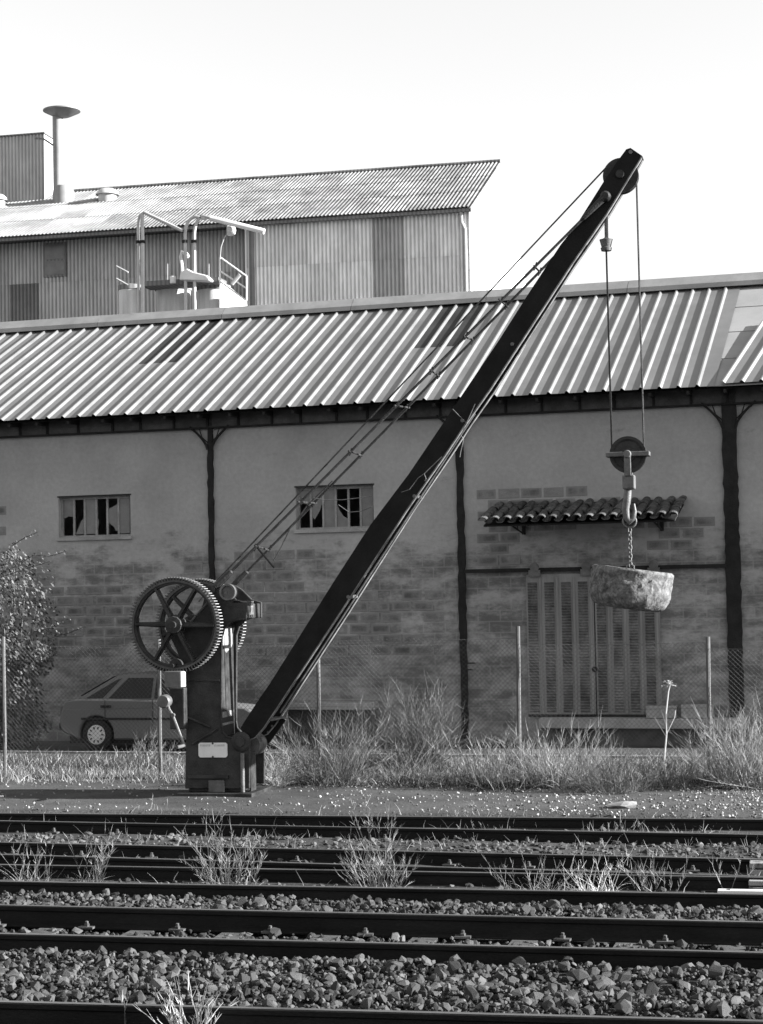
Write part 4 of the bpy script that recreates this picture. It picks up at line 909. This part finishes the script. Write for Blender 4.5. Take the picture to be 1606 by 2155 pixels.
# thin wire strung round the boom
wires = [[(845, 1036), (862, 1030), (880, 1006), (893, 997), (905, 985), (930, 961)], [(893, 997), (897, 1008), (894, 1012)], [(1000, 850), (984, 886), (970, 915), (976, 925), (970, 950), (968, 962)], [(953, 861), (984, 893)], [(660, 1048), (684, 1052), (720, 1052), (755, 1048), (783, 1044)], [(712, 1062), (735, 1078), (760, 1076), (783, 1066)]]
for wp in wires: MB().tube([cr3(x, y, -.40) for x, y in wp], .006, 5).build('wire', M['hook'], crane)

# hook block hanging in the bight of the rope
hk = cr3(1322, 957, 0); RH = .27
rope = [cr3(1276, 455, 0), cr3(1277, 505, 0)]
rope1 = MB().tube([cr3(1276, 452, 0), cr3(1277, 508, 0)], .03, 8).build('rope_anchor', M['hook'], crane, smooth=True)
s0 = cr3(1276, 516, 0); MB().lathe([(.04, -.085), (.075, -.085), (.085, -.04), (.07, -.03), (.10, .085), (.06, .09), (.02, .12)], s0, 'z', 18).build('rope_socket', M['hook'], crane, smooth=True)
arcp = [Vector((hk.x + (RH - .035) * math.cos(g_), 0, hk.z + (RH - .035) * math.sin(g_))) for g_ in [math.pi + math.pi * i_ / 14 for i_ in range(15)]]
arct = [Vector((hs.x + (RS - .035) * math.cos(g_), 0, hs.z + (RS - .035) * math.sin(g_))) for g_ in [math.radians(130) - math.radians(130) * i_ / 10 for i_ in range(11)]]
MB().tube([s0 + Vector((0, 0, -.08))] + arcp + arct[::-1], .0155, 6).build('fall_rope', M['iron'], crane)
hb = MB().lathe([(.03, -.06), (.10, -.06), (.12, -.035), (RH - .07, -.03), (RH - .04, -.055), (RH, -.055), (RH, -.04), (RH - .05, -.012), (RH - .05, .012), (RH, .04), (RH, .055), (.03, .06)], hk, 'y', 44).build('hook_block', M['iron'], crane, smooth=True)
y0 = cr3(1275, 957, -.09); y1 = cr3(1367, 957, -.09)
for yy in (-.10, .10): MB().span((y0.x, yy - .02, y0.z - .035), (y1.x, yy + .02, y0.z + .035)).build('yoke_bar', M['hook'], hb, bevel=.01)
for xx in (y0.x + .03, y1.x - .03): MB().span((xx - .03, -.085, y0.z - .03), (xx + .03, .085, y0.z + .03)).build('yoke_end', M['hook'], hb, bevel=.008)
MB().lathe([(.0, -.19), (.05, -.19), (.06, -.15), (.06, .15)], hk, 'y', 14).build('block_pin', M['hook'], hb, smooth=True)
z1_, z2_ = cr3(1322, 1000, 0).z, cr3(1322, 1030, 0).z
for yy in (-.13, .13): MB().span((hk.x - .05, yy - .018, z1_ - .02), (hk.x + .05, yy + .018, hk.z)).build('cheek_strap', M['hook'], hb, bevel=.01)
MB().span((hk.x - .085, -.11, z2_), (hk.x + .095, .11, z1_)).build('swivel_block', M['hook'], hb, bevel=.02)
hkp = [(1322, 1028), (1320, 1050), (1317, 1072), (1320, 1090), (1326, 1098), (1333, 1092), (1336, 1076), (1334, 1060)]
MB().tube([cr3(x, y, 0) for x, y in hkp], [.055, .058, .062, .058, .05, .04, .032, .018], 12).build('hook', M['hook'], hb, smooth=True)

# chain and concrete weight
rg = cr3(1325, 1097, 0)
chn = thing('chain', 'short rusty chain with a ring, hanging from the crane hook', 'chain', P0 + rg)
def torus(rx, rz, r_, n=16, m_=7):
    mb = MB(); V = [((rx + r_ * math.cos(b_)) * math.cos(a_), r_ * math.sin(b_), (rz + r_ * math.cos(b_)) * math.sin(a_)) for a_ in [2 * math.pi * i_ / n for i_ in range(n)] for b_ in [2 * math.pi * j / m_ for j in range(m_)]]
    mb.add(V, [(i_ * m_ + j, i_ * m_ + (j + 1) % m_, ((i_ + 1) % n) * m_ + (j + 1) % m_, ((i_ + 1) % n) * m_ + j) for i_ in range(n) for j in range(m_)]); return mb
torus(.095, .095, .016, 22).build('ring', M['hook'], chn, smooth='all')
zt_ = -.09; zbt = cr3(1325, 1192, 0).z - rg.z; nl = 9; lk = torus(.026, .045, .010, 12, 6).mesh('link'); lk.materials.append(M['hook']); lk.polygons.foreach_set('use_smooth', [True] * len(lk.polygons))
for i_ in range(nl):
    o = link('link', lk, None, chn); o.location = (0, 0, zt_ + (zbt - zt_) * (i_ + .5) / nl - .01); o.rotation_euler = (0, 0, math.pi / 2 * (i_ % 2) + .6)
cw = cr3(1328, 1240, 0)
mb = MB(); nseg, nr = 72, 22; V = []
for j in range(nr + 1):
    t = j / nr; rad = .592 * (1 - .07 * max(0, (.5 - t) / .5) ** 1.6)
    if t < .32: rad -= .14 * (1 - math.sqrt(1 - (1 - t / .32) ** 2 * .98))
    if t > .96: rad -= .02 * (t - .96) / .04
    for i_ in range(nseg):
        g_ = 2 * math.pi * i_ / nseg; d_ = .03 * noise.noise(Vector((math.cos(g_) * 3, math.sin(g_) * 3, t * 3))) + .024 * noise.noise(Vector((math.cos(g_) * 9, math.sin(g_) * 9, t * 7))) + .012 * noise.noise(Vector((math.cos(g_) * 22, math.sin(g_) * 22, t * 18)))
        V.append(((rad + d_) * math.cos(g_), (rad + d_) * math.sin(g_), -.335 + .585 * t + .01 * noise.noise(Vector((math.cos(g_) * 5, math.sin(g_) * 5, 2)))))
fs = [(j * nseg + i_, j * nseg + (i_ + 1) % nseg, (j + 1) * nseg + (i_ + 1) % nseg, (j + 1) * nseg + i_) for j in range(nr) for i_ in range(nseg)] + [tuple(range(nseg - 1, -1, -1)), tuple(range(nr * nseg, (nr + 1) * nseg))]
mb.add(V, fs)
wt = thing('concrete_weight', 'rough round concrete weight hanging tilted on the crane chain', 'weight', P0 + cw)
wb = mb.build('concrete_body', M['drum'], wt, smooth=True); wb.rotation_euler = (0, math.radians(8), 0); wb.location = (0, 0, .05)
MB().tube([(-.05, 0, .28), (-.05, 0, .34), (.0, 0, .37), (.05, 0, .34), (.05, 0, .26)], .014, 8).build('lifting_eye', M['hook'], wt)

# ================================================================== CAR
cv_ = -2.45
cu = sh(203, 1580, cv_); CZ = cu[1]
car = thing('parked_car', 'grey hatchback parked in the shade against the shed behind the fence', 'car', shed_pt(cu[0], cv_ + .80, CZ), -TH)
def lower():
    L_ = [(-.70, .34), (-.74, .50), (-.72, .66), (-.66, .88), (-.55, .925), (-.30, .94), (0.6, .93), (2.05, .89), (2.9, .78), (3.12, .66), (3.18, .50), (3.16, .26)]
    def arch(cx_): return [(cx_ + .34 * math.cos(g_), .29 + .34 * math.sin(g_)) for g_ in [math.radians(-15) + math.radians(210) * i_ / 12 for i_ in range(13)]]
    return L_ + [(2.85, .20)] + arch(2.47) + [(2.08, .2), (.4, .2)] + arch(0.0) + [(-.40, .22)]
lo_ = lower()
MB().span((-.60, -.66, .12), (3.05, .66, .62)).build('underbody_shade', M['rubber'], car)  # black box added for the shade under the car and in the arches
body = MB().prism(lo_, -.80, .80).build('body', M['car'], car, bevel=.035, smooth=True)
gh = [(-.42, .93, .73), (.30, 1.345, .57), (.48, 1.385, .56), (1.25, 1.375, .56), (1.42, 1.34, .57), (2.1, .885, .73)]
mb = MB(); V = [(x, -y_, z) for x, z, y_ in gh] + [(x, y_, z) for x, z, y_ in gh]; n = 6
mb.add(V, [tuple(range(n)), tuple(range(2 * n - 1, n - 1, -1))] + [(i_, n + i_, n + (i_ + 1) % n, (i_ + 1) % n) for i_ in range(n)]); mb.build('cabin', M['car'], car, bevel=.02)
def side_glass(pts, nm='side_window', m='glass'):
    for s_ in (-1, 1):
        V = []
        for x, z in pts: V.append((x, s_ * (.73 - (z - .93) / .43 * .165 + .008), z))
        mb = MB(); n = len(V); mb.add(V + [(p[0], p[1] - s_ * .012, p[2]) for p in V], [tuple(range(n)), tuple(range(2 * n - 1, n - 1, -1))] + [(i_, n + i_, n + (i_ + 1) % n, (i_ + 1) % n) for i_ in range(n)]); mb.build(nm, M[m], car)
side_glass([(-.22, .955), (.10, .955), (.42, 1.30), (.32, 1.27)]); side_glass([(.22, .95), (.28, .95), (1.05, .95), (1.05, 1.31), (.56, 1.31)]); side_glass([(1.12, .95), (1.86, .94), (1.42, 1.27), (1.12, 1.305)])
for (x0, z0, x1, z1) in ((-.40, .955, .26, 1.335),):
    MB().add([(x0 + .02, -.66, z0 + .015), (x0 + .02, .66, z0 + .015), (x1 - .01, .52, z1 - .005), (x1 - .01, -.52, z1 - .005)], [(0, 1, 2, 3)]).build('rear_screen', M['glass'], car).location = (-.012, 0, .012)
MB().add([(2.07, -.66, .91), (2.07, .66, .91), (1.45, .52, 1.325), (1.45, -.52, 1.325)], [(0, 1, 2, 3)]).build('windscreen', M['glass'], car).location = (.014, 0, .010)
MB().span((.10, -.825, .78), (.30, -.80, .825)).build('door_handle', M['rubber'], car)
MB().span((-.30, -.812, .56), (2.1, -.798, .60)).build('rub_strip', M['rubber'], car); MB().span((-.76, -.78, .36), (-.68, .78, .50)).build('rear_bumper', M['rubber'], car, bevel=.02)
for x in (.18, 1.12): MB().span((x - .005, -.806, .30), (x + .005, -.797, .92)).build('door_gap', M['rubber'], car)
MB().span((3.175, -.26, .42), (3.195, .26, .53)).build('number_plate', M['white'], car); MB().span((3.10, -.74, .62), (3.165, -.45, .73)).build('headlight', M['hub'], car)
MB().span((-.735, -.76, .66), (-.69, -.5, .80)).build('tail_light', M['steel'], car)
for wx in (0, 2.47):
    for s_ in (-1, 1):
        wh = MB().lathe([(.17, -.085), (.25, -.085), (.285, -.06), (.29, 0), (.285, .06), (.25, .085), (.17, .085)], (wx, s_ * .71, .29), 'y', 32).build('wheel', M['rubber'], car, smooth=True)
        MB().lathe([(.0, -.012), (.06, -.012), (.175, -.004), (.182, .012)], (wx, s_ * .71 - (.088 if s_ < 0 else -.078), .29), 'y', 30).build('hubcap', M['hub'], wh, smooth=True)
        if s_ < 0:
            for q in range(10):
                g_ = 2 * math.pi * q / 10; mb = MB(); mb.box((0, 0, 0), (.045, .012, .022)); o = mb.build('hubcap_slot', M['rubber'], wh); o.location = (wx + .125 * math.cos(g_), -.71 - .098, .29 + .125 * math.sin(g_)); o.rotation_euler = (0, -g_, 0)

# ================================================================== FENCE
FY = 29.55
fence = thing('chain_link_fence', 'sagging chain link fence on thin grey posts between the crane and the shed', 'fence')
posts = []
for (px, pt, pb) in ((-330, 1340, 1618), (8, 1340, 1620), (335, 1345, 1632), (670, 1338, 1640), (1091, 1318, 1640), (1491, 1340, 1640), (1900, 1350, 1640)):
    b = onpl(px + 3, pb, (0, FY, 0), YN); t = onpl(px - 1, pt, (0, FY, 0), YN); b.z = ground_z(b.x, FY) - .05; posts.append((b, t))
    MB().tube([b, t], .034, 8).build('fence_post', M['post'], fence, smooth=True)
for i in range(len(posts) - 1):
    (b0, t0), (b1, t1) = posts[i], posts[i + 1]
    x0, x1 = b0.x + .03, b1.x - .03; z0 = .10; z1 = min(t0.z, t1.z) - .08; mb = MB(); st = .075; H_ = z1 - z0
    def seg(xa, za, xb, zb_):
        sag = lambda x, z: FY - .04 + .03 * math.sin(x * 2.1) + .02 * math.sin(z * 3 + x)
        n_ = 2; pts = [(xa + (xb - xa) * q / n_, sag(xa + (xb - xa) * q / n_, za + (zb_ - za) * q / n_), za + (zb_ - za) * q / n_ + .02 * math.sin((xa + (xb - xa) * q / n_) * 1.7)) for q in range(n_ + 1)]
        mb.tube(pts, .0024, 3, caps=False)
    x = x0 - H_
    while x < x1:
        a, c = x, x + H_                                    # rising strand, clipped to the bay
        xa, xb = max(a, x0), min(c, x1)
        if xb - xa > .03: seg(xa, z0 + (xa - a), xb, z0 + (xb - a)); seg(xa, z1 - (xa - a), xb, z1 - (xb - a))
        x += st
    for z_ in (z1, (z0 + z1) / 2): mb.tube([(x0, FY - .03, z_), ((x0 + x1) / 2, FY - .02, z_ - .03), (x1, FY - .03, z_)], .003, 3, caps=False)
    o = mb.build('wire_mesh', M['mesh'], fence, recalc=False); o['kind'] = 'stuff'
sp_ = onz(546, 1628, .0); stp = thing('short_stake', 'short dark iron stake standing in grass just right of the crane base', 'stake', (sp_.x, sp_.y, 0))
MB().tube([(0, 0, -.05), (0, 0, .55)], .035, 8).build('stake_shaft', M['iron'], stp)
MB().box((0, 0, .56), (.08, .08, .02)).build('stake_cap', M['iron'], stp)

# ================================================================== PLANTS
def blade(mb, p, d, L_, wdt, bendv, n=4):
    s = d.cross(Vector((random.uniform(-1, 1), random.uniform(-1, 1), random.uniform(-.3, .3)))); s = s.normalized() if s.length > 1e-4 else Vector((1, 0, 0))
    V = []; q = Vector(p); dd = d.copy()
    for i_ in range(n + 1):
        t = i_ / n; w_ = wdt * (1 - .85 * t); V += [q - s * w_, q + s * w_]
        dd = (dd + bendv / n).normalized(); q = q + dd * (L_ / n)
    mb.add(V, [(2 * i_, 2 * i_ + 1, 2 * i_ + 3, 2 * i_ + 2) for i_ in range(n)])
def stem(mb, p, d, L_, r_, bendv, twigs=0, n=4, head=None):
    q = Vector(p); dd = d.normalized(); pts = [q.copy()]; rr = [r_]
    for i_ in range(n):
        dd = (dd + bendv / n + Vector((random.gauss(0, .07), random.gauss(0, .07), random.gauss(0, .05)))).normalized(); q = q + dd * (L_ / n); pts.append(q.copy()); rr.append(r_ * (1 - .75 * (i_ + 1) / n))
    mb.tube(pts, rr, 3, caps=False)
    for k_ in range(twigs):
        t = random.uniform(.25, .98) * n; i_ = min(n - 1, int(t)); b_ = pts[i_].lerp(pts[i_ + 1], t - i_); td = ((pts[i_ + 1] - pts[i_]).normalized() + Vector((random.gauss(0, .55), random.gauss(0, .55), random.uniform(-.1, .6)))).normalized()
        blade(mb, b_, td, L_ * random.uniform(.10, .32), r_ * .62, Vector((random.gauss(0, .15), random.gauss(0, .15), .15)), 2)
    return pts
def disc(r_):
    a_ = random.uniform(0, 6.283); q = r_ * math.sqrt(random.random()); return Vector((q * math.cos(a_), q * math.sin(a_), 0))
def gpos(px, py, z=None):
    p = onz(px, py, 0 if z is None else z)
    for _ in range(3): p = onz(px, py, ground_z(p.x, p.y))
    return p
def plant_thing(name, label, cat, px, py, kinds, group, dz=0.0):
    """kinds: list of (type, count, height m, spread m, lean, width, material)"""
    p = gpos(px, py); t = thing(name, label, cat, p, 0, group)
    for (tp_, n, h, sp2, lean, wdt, mname) in kinds:
        mb = MB()
        for i_ in range(n):
            b_ = disc(sp2); out = Vector((b_.x, b_.y, 0)) * (lean / max(sp2, .01)) + Vector((random.gauss(0, lean * .4), random.gauss(0, lean * .4), 1)); L_ = h * random.uniform(.45, 1.05)
            b_.z = ground_z(p.x + b_.x, p.y + b_.y) - p.z - .02 + dz
            bv = Vector((random.gauss(0, .35), random.gauss(0, .35), random.uniform(-.35, .1)))
            if tp_ == 'b': blade(mb, b_, (out + Vector((random.gauss(0, .35), random.gauss(0, .35), 0))).normalized(), h * (.2 + .9 * random.random() ** 1.7), wdt * random.uniform(.6, 1.1), bv * 3.0)
            else:
                if random.random() < .22: out = out + Vector((random.gauss(0, 1.1), random.gauss(0, .8), -.15)); L_ *= .8
                stem(mb, b_, out, L_, wdt, bv * .8, twigs=int(tp_[1:]))
        mb.build({'b': 'blades'}.get(tp_, 'stems'), M[mname], t, recalc=False)['kind'] = 'stuff'
    return t
TR = 'weeds growing between the siding rails'
weeds = [
    ('pale spreading grass tuft at the far left of the siding rails', 70, 1888, [('b', 62, 0.37, .22, .55, .006, 'dry'), ('s6', 17, 0.60, .2, .45, .0052, 'dry')]),
    ('narrow twiggy weed right of the pale tuft at the left of the sidings', 195, 1890, [('s9', 17, 0.68, .12, .25, .0052, 'dry'), ('b', 42, 0.27, .15, .5, .006, 'dry')]),
    ('tall dry forked weed rising in front of the siding rails below the crane', 470, 1862, [('s9', 32, 0.80, .18, .38, .0052, 'dry'), ('b', 35, 0.27, .2, .5, .006, 'dry')]),
    ('shorter bent weed right of the tall forked one below the crane', 515, 1866, [('s9', 22, 0.60, .14, .3, .0052, 'dry'), ('b', 28, 0.20, .15, .6, .006, 'dry')]),
    ('dense fan of twiggy stems growing over the rails right of the picture middle', 800, 1868, [('s10', 55, 0.68, .26, .42, .0052, 'dry'), ('b', 42, 0.27, .2, .5, .006, 'dry')]),
    ('leaning dead stems and grass left of the brightest tuft in the sidings', 1130, 1884, [('b', 77, 0.34, .35, .7, .006, 'dry'), ('s6', 27, 0.57, .3, .7, .0052, 'dry')]),
    ('brightest bleached grass tuft among the right hand siding rails', 1258, 1882, [('b', 118, 0.34, .26, .45, .008, 'pale'), ('s5', 17, 0.57, .2, .4, .0052, 'pale')]),
    ('thin tangled weed right of the brightest tuft in the sidings', 1385, 1874, [('s9', 25, 0.48, .25, .5, .0052, 'dry'), ('b', 28, 0.24, .25, .6, .005, 'dry')]),
    ('few crooked stems beside the white painted slabs', 1540, 1872, [('s6', 10, 0.44, .2, .5, .0052, 'dry')]),
    ('small twiggy weed growing behind the far siding rail below the crane base', 430, 1752, [('s10', 11, 0.34, .12, .5, .0052, 'dry')]),
    ('twiggy weed at the near side of the far siding track, picture middle', 790, 1766, [('s10', 20, 0.50, .22, .5, .0052, 'dry'), ('b', 28, 0.17, .3, .6, .005, 'dry')]),
    ('low straggling grass on the far siding rail at the right', 1300, 1770, [('b', 84, 0.26, .5, .8, .0055, 'dry'), ('s8', 12, 0.40, .3, .5, .0052, 'dry')]),
    ('low straggling grass at the right end of the far siding', 1480, 1762, [('b', 91, 0.20, .6, .8, .0055, 'dry')]),
    ('short scrub on the far siding track at the left', 300, 1734, [('b', 49, 0.15, .5, .8, .0055, 'dry'), ('s8', 10, 0.24, .4, .5, .0052, 'dry')]),
    ('short scrub on the far siding track below the bushes', 1010, 1738, [('b', 42, 0.17, .4, .8, .0055, 'dry'), ('s8', 10, 0.26, .3, .5, .0052, 'dry')]),
    ('sparse seedlings along the near siding rail, picture middle', 650, 1882, [('b', 42, 0.14, .45, .5, .005, 'dry')]),
    ('sparse seedlings along the near siding rail left of the middle', 330, 1884, [('b', 42, 0.15, .4, .5, .005, 'dry')]),
]
for lb, px, py, kinds in weeds: plant_thing('dry_weed', lb, 'weed', px, py, kinds, TR)
plant_thing('broom_stems', 'pale cut broom stems fanning up over the nearest rail at the bottom', 'plant', 408, 2215, [('s3', 46, .50, .13, .34, .006, 'pale')], None, .08)
plant_thing('seed_head', 'small feathery seed head at the bottom edge left of the pale stems', 'plant', 268, 2200, [('s9', 4, .42, .03, .1, .008, 'dry')], None, .05)
BU = 'dry bushes along the fence'
bushes = [
    ('spreading twiggy bush with long arching stems right of the crane boom foot', 700, 1618, [('s15', 108, 1.29, .40, .60, .0058, 'green'), ('s12', 30, 1.51, .3, .7, .0058, 'dry'), ('b', 211, 0.72, .5, .6, .0050, 'green')]),
    ('tall feathery bush rising highest against the shed wall, right of the boom', 895, 1598, [('s16', 120, 1.46, .30, .26, .0058, 'green'), ('b', 211, 1.30, .3, .4, .0050, 'green')]),
    ('bundle of long bowed stems left of the tall feathery bush', 850, 1606, [('s10', 28, 1.12, .2, .75, .0058, 'dry'), ('b', 172, 0.72, .4, .7, .0050, 'dry')]),
    ('loose dry bush between the tall feathery bush and the shed door', 1040, 1618, [('s14', 57, 0.90, .42, .5, .0058, 'dry'), ('b', 211, 0.68, .5, .6, .0050, 'dry'), ('s6', 27, 0.77, .4, .5, .005, 'pale')]),
    ('broad pale grass bush spilling onto the gravel in front of the sliding door', 1175, 1652, [('s14', 86, 1.06, .45, .55, .0058, 'dry'), ('b', 591, 0.94, .5, .6, .0050, 'dry'), ('s6', 55, 0.90, .5, .5, .005, 'pale')]),
    ('rounded bush at the gravel edge below the hanging weight', 1295, 1664, [('s14', 75, 0.71, .42, .55, .0058, 'green'), ('b', 369, 0.61, .45, .7, .0050, 'green')]),
    ('low dark bush at the gravel edge left of the right hand fence post', 1405, 1655, [('s14', 50, 0.50, .35, .6, .0058, 'green'), ('b', 221, 0.46, .4, .7, .0050, 'green')]),
    ('large feathery bush cut by the right edge of the picture', 1580, 1622, [('s16', 180, 1.29, .55, .45, .0058, 'dry'), ('b', 457, 0.87, .6, .6, .0050, 'dry'), ('s8', 60, 1.01, .5, .4, .005, 'pale')]),
    ('bright grass clump at the right foot of the crane', 578, 1652, [('b', 563, 0.90, .26, .4, .0050, 'pale'), ('s10', 24, 0.67, .25, .5, .0058, 'dry')]),
    ('low shaggy grass under the tall feathery bush', 950, 1632, [('b', 334, 0.49, .7, .6, .0050, 'green')]),
    ('low shaggy grass right of the crane grass clump', 760, 1645, [('b', 237, 0.35, .7, .7, .0050, 'green')]),
    ('low herbs coloured as bush shadow at the gravel edge right of the crane grass', 690, 1652, [('b', 420, .22, .8, .8, .009, 'shadow_herb'), ('s8', 45, 0.45, .6, .6, .005, 'green')]),
    ('low herbs coloured as bush shadow at the gravel edge under the tall feathery bush', 900, 1652, [('b', 520, .26, .85, .8, .009, 'shadow_herb'), ('s8', 60, 0.50, .7, .6, .005, 'green')]),
    ('low herbs coloured as bush shadow at the gravel edge before the loose dry bush', 1070, 1658, [('b', 420, .26, .6, .8, .009, 'shadow_herb'), ('s8', 60, 0.56, .5, .6, .005, 'dry')]),
    ('low herbs coloured as bush shadow right of the right hand fence post', 1550, 1650, [('b', 460, .26, .7, .8, .009, 'shadow_herb'), ('s8', 45, 0.50, .5, .6, .005, 'dry')]),
    ('small bush in front of the parked car behind the fence post', 305, 1598, [('s15', 30, 0.69, .2, .4, .0058, 'dry')]),
    ('leafy pale stalk beside the right hand fence post', 1458, 1608, [('s18', 12, 0.62, .08, .12, .0058, 'dry')]),
]
for lb, px, py, kinds in bushes: plant_thing('dry_bush', lb, 'bush', px, py, kinds, BU)
# the tall umbel stalk
p = gpos(1402, 1628); um = thing('umbel_stalk', 'single tall pale stalk with a flat dried flower head left of the fence post', 'plant', p)
sx = lambda x, y: onpl(x, y, p, YN) - p
mb = MB(); mb.tube([Vector((0, 0, -.05)), sx(1398, 1600), sx(1403, 1545), sx(1402, 1500), sx(1407, 1455), sx(1411, 1440)], [.016, .015, .014, .014, .012, .008], 6); mb.tube([sx(1403, 1545), sx(1420, 1510), sx(1422, 1495)], .006, 4); mb.tube([sx(1402, 1550), sx(1378, 1510)], .006, 4); mb.build('stalk', M['pale'], um, recalc=False)
mb = MB(); c_ = sx(1410, 1441)
for i_ in range(26):
    d_ = Vector((random.gauss(0, 1), random.gauss(0, 1), random.uniform(.3, .8))).normalized(); e = c_ + Vector((d_.x * random.uniform(.04, .13), d_.y * .1, random.uniform(-.03, .07))); blade(mb, c_, (e - c_).normalized(), (e - c_).length, .004, Vector((0, 0, .1)), 2)
    for q in range(3): blade(mb, e, Vector((random.gauss(0, 1), random.gauss(0, 1), .6)).normalized(), .03, .006, Vector((0, 0, 0)), 1)
mb.build('flower_head', M['pale'], um, recalc=False)
# the big shrub at the left, behind the fence
sp0 = shed_pt(*[sh(30, 1580, -2.0)[0]], -2.0, .2); shrub = thing('leafy_shrub', 'leafy shrub with sunlit top leaves at the left edge behind the fence', 'shrub', sp0)
mb = MB(); lf = MB(); tips = []
def leaf(q, s):
    n1 = Vector((random.gauss(0, 1), random.gauss(0, 1), random.gauss(.2, 1))).normalized(); a_ = n1.orthogonal().normalized(); b_ = n1.cross(a_)
    lf.add([q - a_ * s * .45, q - b_ * s + n1 * s * .15, q + a_ * s * .45, q + b_ * s * 1.1], [(0, 1, 2, 3)])
def shp(x, y, v=-2.0):
    u_, z_ = sh(x, y, v); return shed_pt(u_, v, z_) - sp0
clumps = [(20, 1200, .50), (55, 1230, .55), (10, 1260, .5), (70, 1275, .45), (35, 1310, .55), (85, 1330, .32), (20, 1360, .55), (62, 1395, .45), (92, 1375, .28), (20, 1430, .6), (60, 1465, .45), (15, 1500, .6), (55, 1520, .42), (-40, 1250, .6), (-40, 1380, .7), (-40, 1500, .7), (15, 1175, .35), (35, 1545, .45)]
for (x, y, r_) in clumps:
    c_ = shp(x, y) + Vector((0, random.uniform(-.3, .3), 0))
    mb.tube([Vector((random.uniform(-.15, .15), random.uniform(-.1, .1), 0)), Vector((c_.x * .4, c_.y * .5, c_.z * .55)), c_], [.03, .02, .008], 5)
    n = int((620 if y < 1345 else 2300) * r_ ** 2) + 40
    for i_ in range(n):
        d_ = Vector((random.gauss(0, 1), random.gauss(0, 1), random.gauss(0, 1))).normalized() * r_ * (random.random() ** .45); d_.z *= .85
        leaf(c_ + d_, random.uniform(.028, .058))
for pts in ([(30, 1195), (70, 1168), (105, 1170), (140, 1160)], [(10, 1170), (30, 1145), (55, 1130), (80, 1120)], [(0, 1180), (20, 1160), (40, 1180)], [(70, 1330), (120, 1318), (145, 1300)], [(100, 1345), (150, 1330), (180, 1318)], [(0, 1215), (60, 1195), (110, 1180)]):
    P_ = [shp(*q) for q in pts]; mb.tube(P_, [.010] * (len(P_) - 1) + [.004], 4)
    for i_ in range(len(P_) - 1):
        for q in range(16): leaf(P_[i_].lerp(P_[i_ + 1], random.random()) + Vector((random.gauss(0, .035), random.gauss(0, .04), random.gauss(0, .03))), random.uniform(.018, .036))
mb.build('trunk', M['twig'], shrub); lf.build('crown', M['leaf'], shrub, recalc=False)
# short dry grass and low herbs along the fence: too many blades to count
mb = MB(); mg = MB(); mp = MB()
for i_ in range(24000):
    X = random.uniform(-16.5, 2.0); Y = random.gauss(29.9, .75)
    if Y < 28.2 or Y > 31.4: continue
    if noise.noise(Vector((X * .9, Y * 1.5, 8))) < random.uniform(-.5, .25): continue
    blade((mp if random.random() < (.22 if X < -8.5 else .10) else mb) if random.random() < .75 else mg, Vector((X, Y, ground_z(X, Y) - .01)), Vector((random.gauss(0, .35), random.gauss(0, .35), 1)).normalized(), random.uniform(.06, .24), .006, Vector((random.gauss(0, .5), random.gauss(0, .5), -.2)), 2)
for i_ in range(3500):
    X = random.uniform(-13, 1.5); Y = random.choice((random.uniform(21.3, 24.4), random.uniform(18.7, 24.4), random.gauss(24.72, .12)))
    if noise.noise(Vector((X * .8, Y * 1.5, 2))) < random.uniform(-.3, .5): continue
    blade(mb, Vector((X, Y, ground_z(X, Y) - .01)), Vector((random.gauss(0, .4), random.gauss(0, .4), 1)).normalized(), random.uniform(.05, .2), .005, Vector((random.gauss(0, .5), random.gauss(0, .5), -.2)), 2)
tag(mb.build('grass', M['dry'], None, recalc=False), 'short dry grass along the fence and between the sidings', 'grass', kind='stuff')
tag(mp.build('straw', M['pale'], None, recalc=False), 'bleached straw along the foot of the fence', 'straw', kind='stuff')
tag(mg.build('ground_cover', M['green'], None, recalc=False), 'low grey green herbs along the fence line', 'ground cover', kind='stuff')

# ================================================================== SMALL THINGS
a = onz(1578, 1822, -.06); b = onz(1640, 1822, -.06)
slab_t = [('white painted slab standing beyond the two merging rails at the right edge', 1578, 1813, 1838), ('white painted slab standing before the two merging rails at the right edge', 1576, 1850, 1874)]
for lb, px, yt, yb in slab_t:
    q = onz(px, yb, -.12); w_ = thing('white_slab', lb, 'slab', (q.x, q.y, -.14), 0, 'white slabs beside the rails'); hgt = (yb - yt) / F * proj(q)[2]
    MB().span((0, 0, 0), (1.3, .30, hgt * .45)).build('lower_slab', M['white_dirty'], w_, bevel=.008); MB().span((.0, .01, hgt * .45 + .012), (1.3, .29, hgt)).build('upper_slab', M['white_dirty'], w_, bevel=.008)
q = onz(1510, 1882, -.10); wb_ = thing('white_board', 'white painted board lying flat along the near siding rail at the right', 'board', (q.x, q.y, -.13)); MB().span((0, 0, 0), (.50, .11, .07)).build('board_plank', M['white'], wb_, bevel=.006)
MB().span((.1, .02, .0702), (.13, .09, .076)).build('board_clip', M['steel'], wb_)
q = gpos(1310, 1700); me = stone_mesh('pale_rock', 77); o = link('pale_rock', me, M['concrete']); o.location = (q.x, q.y, .05); o.scale = (.20, .14, .11); tag(o, 'pale lump of rock lying on the gravel near the far siding', 'rock')
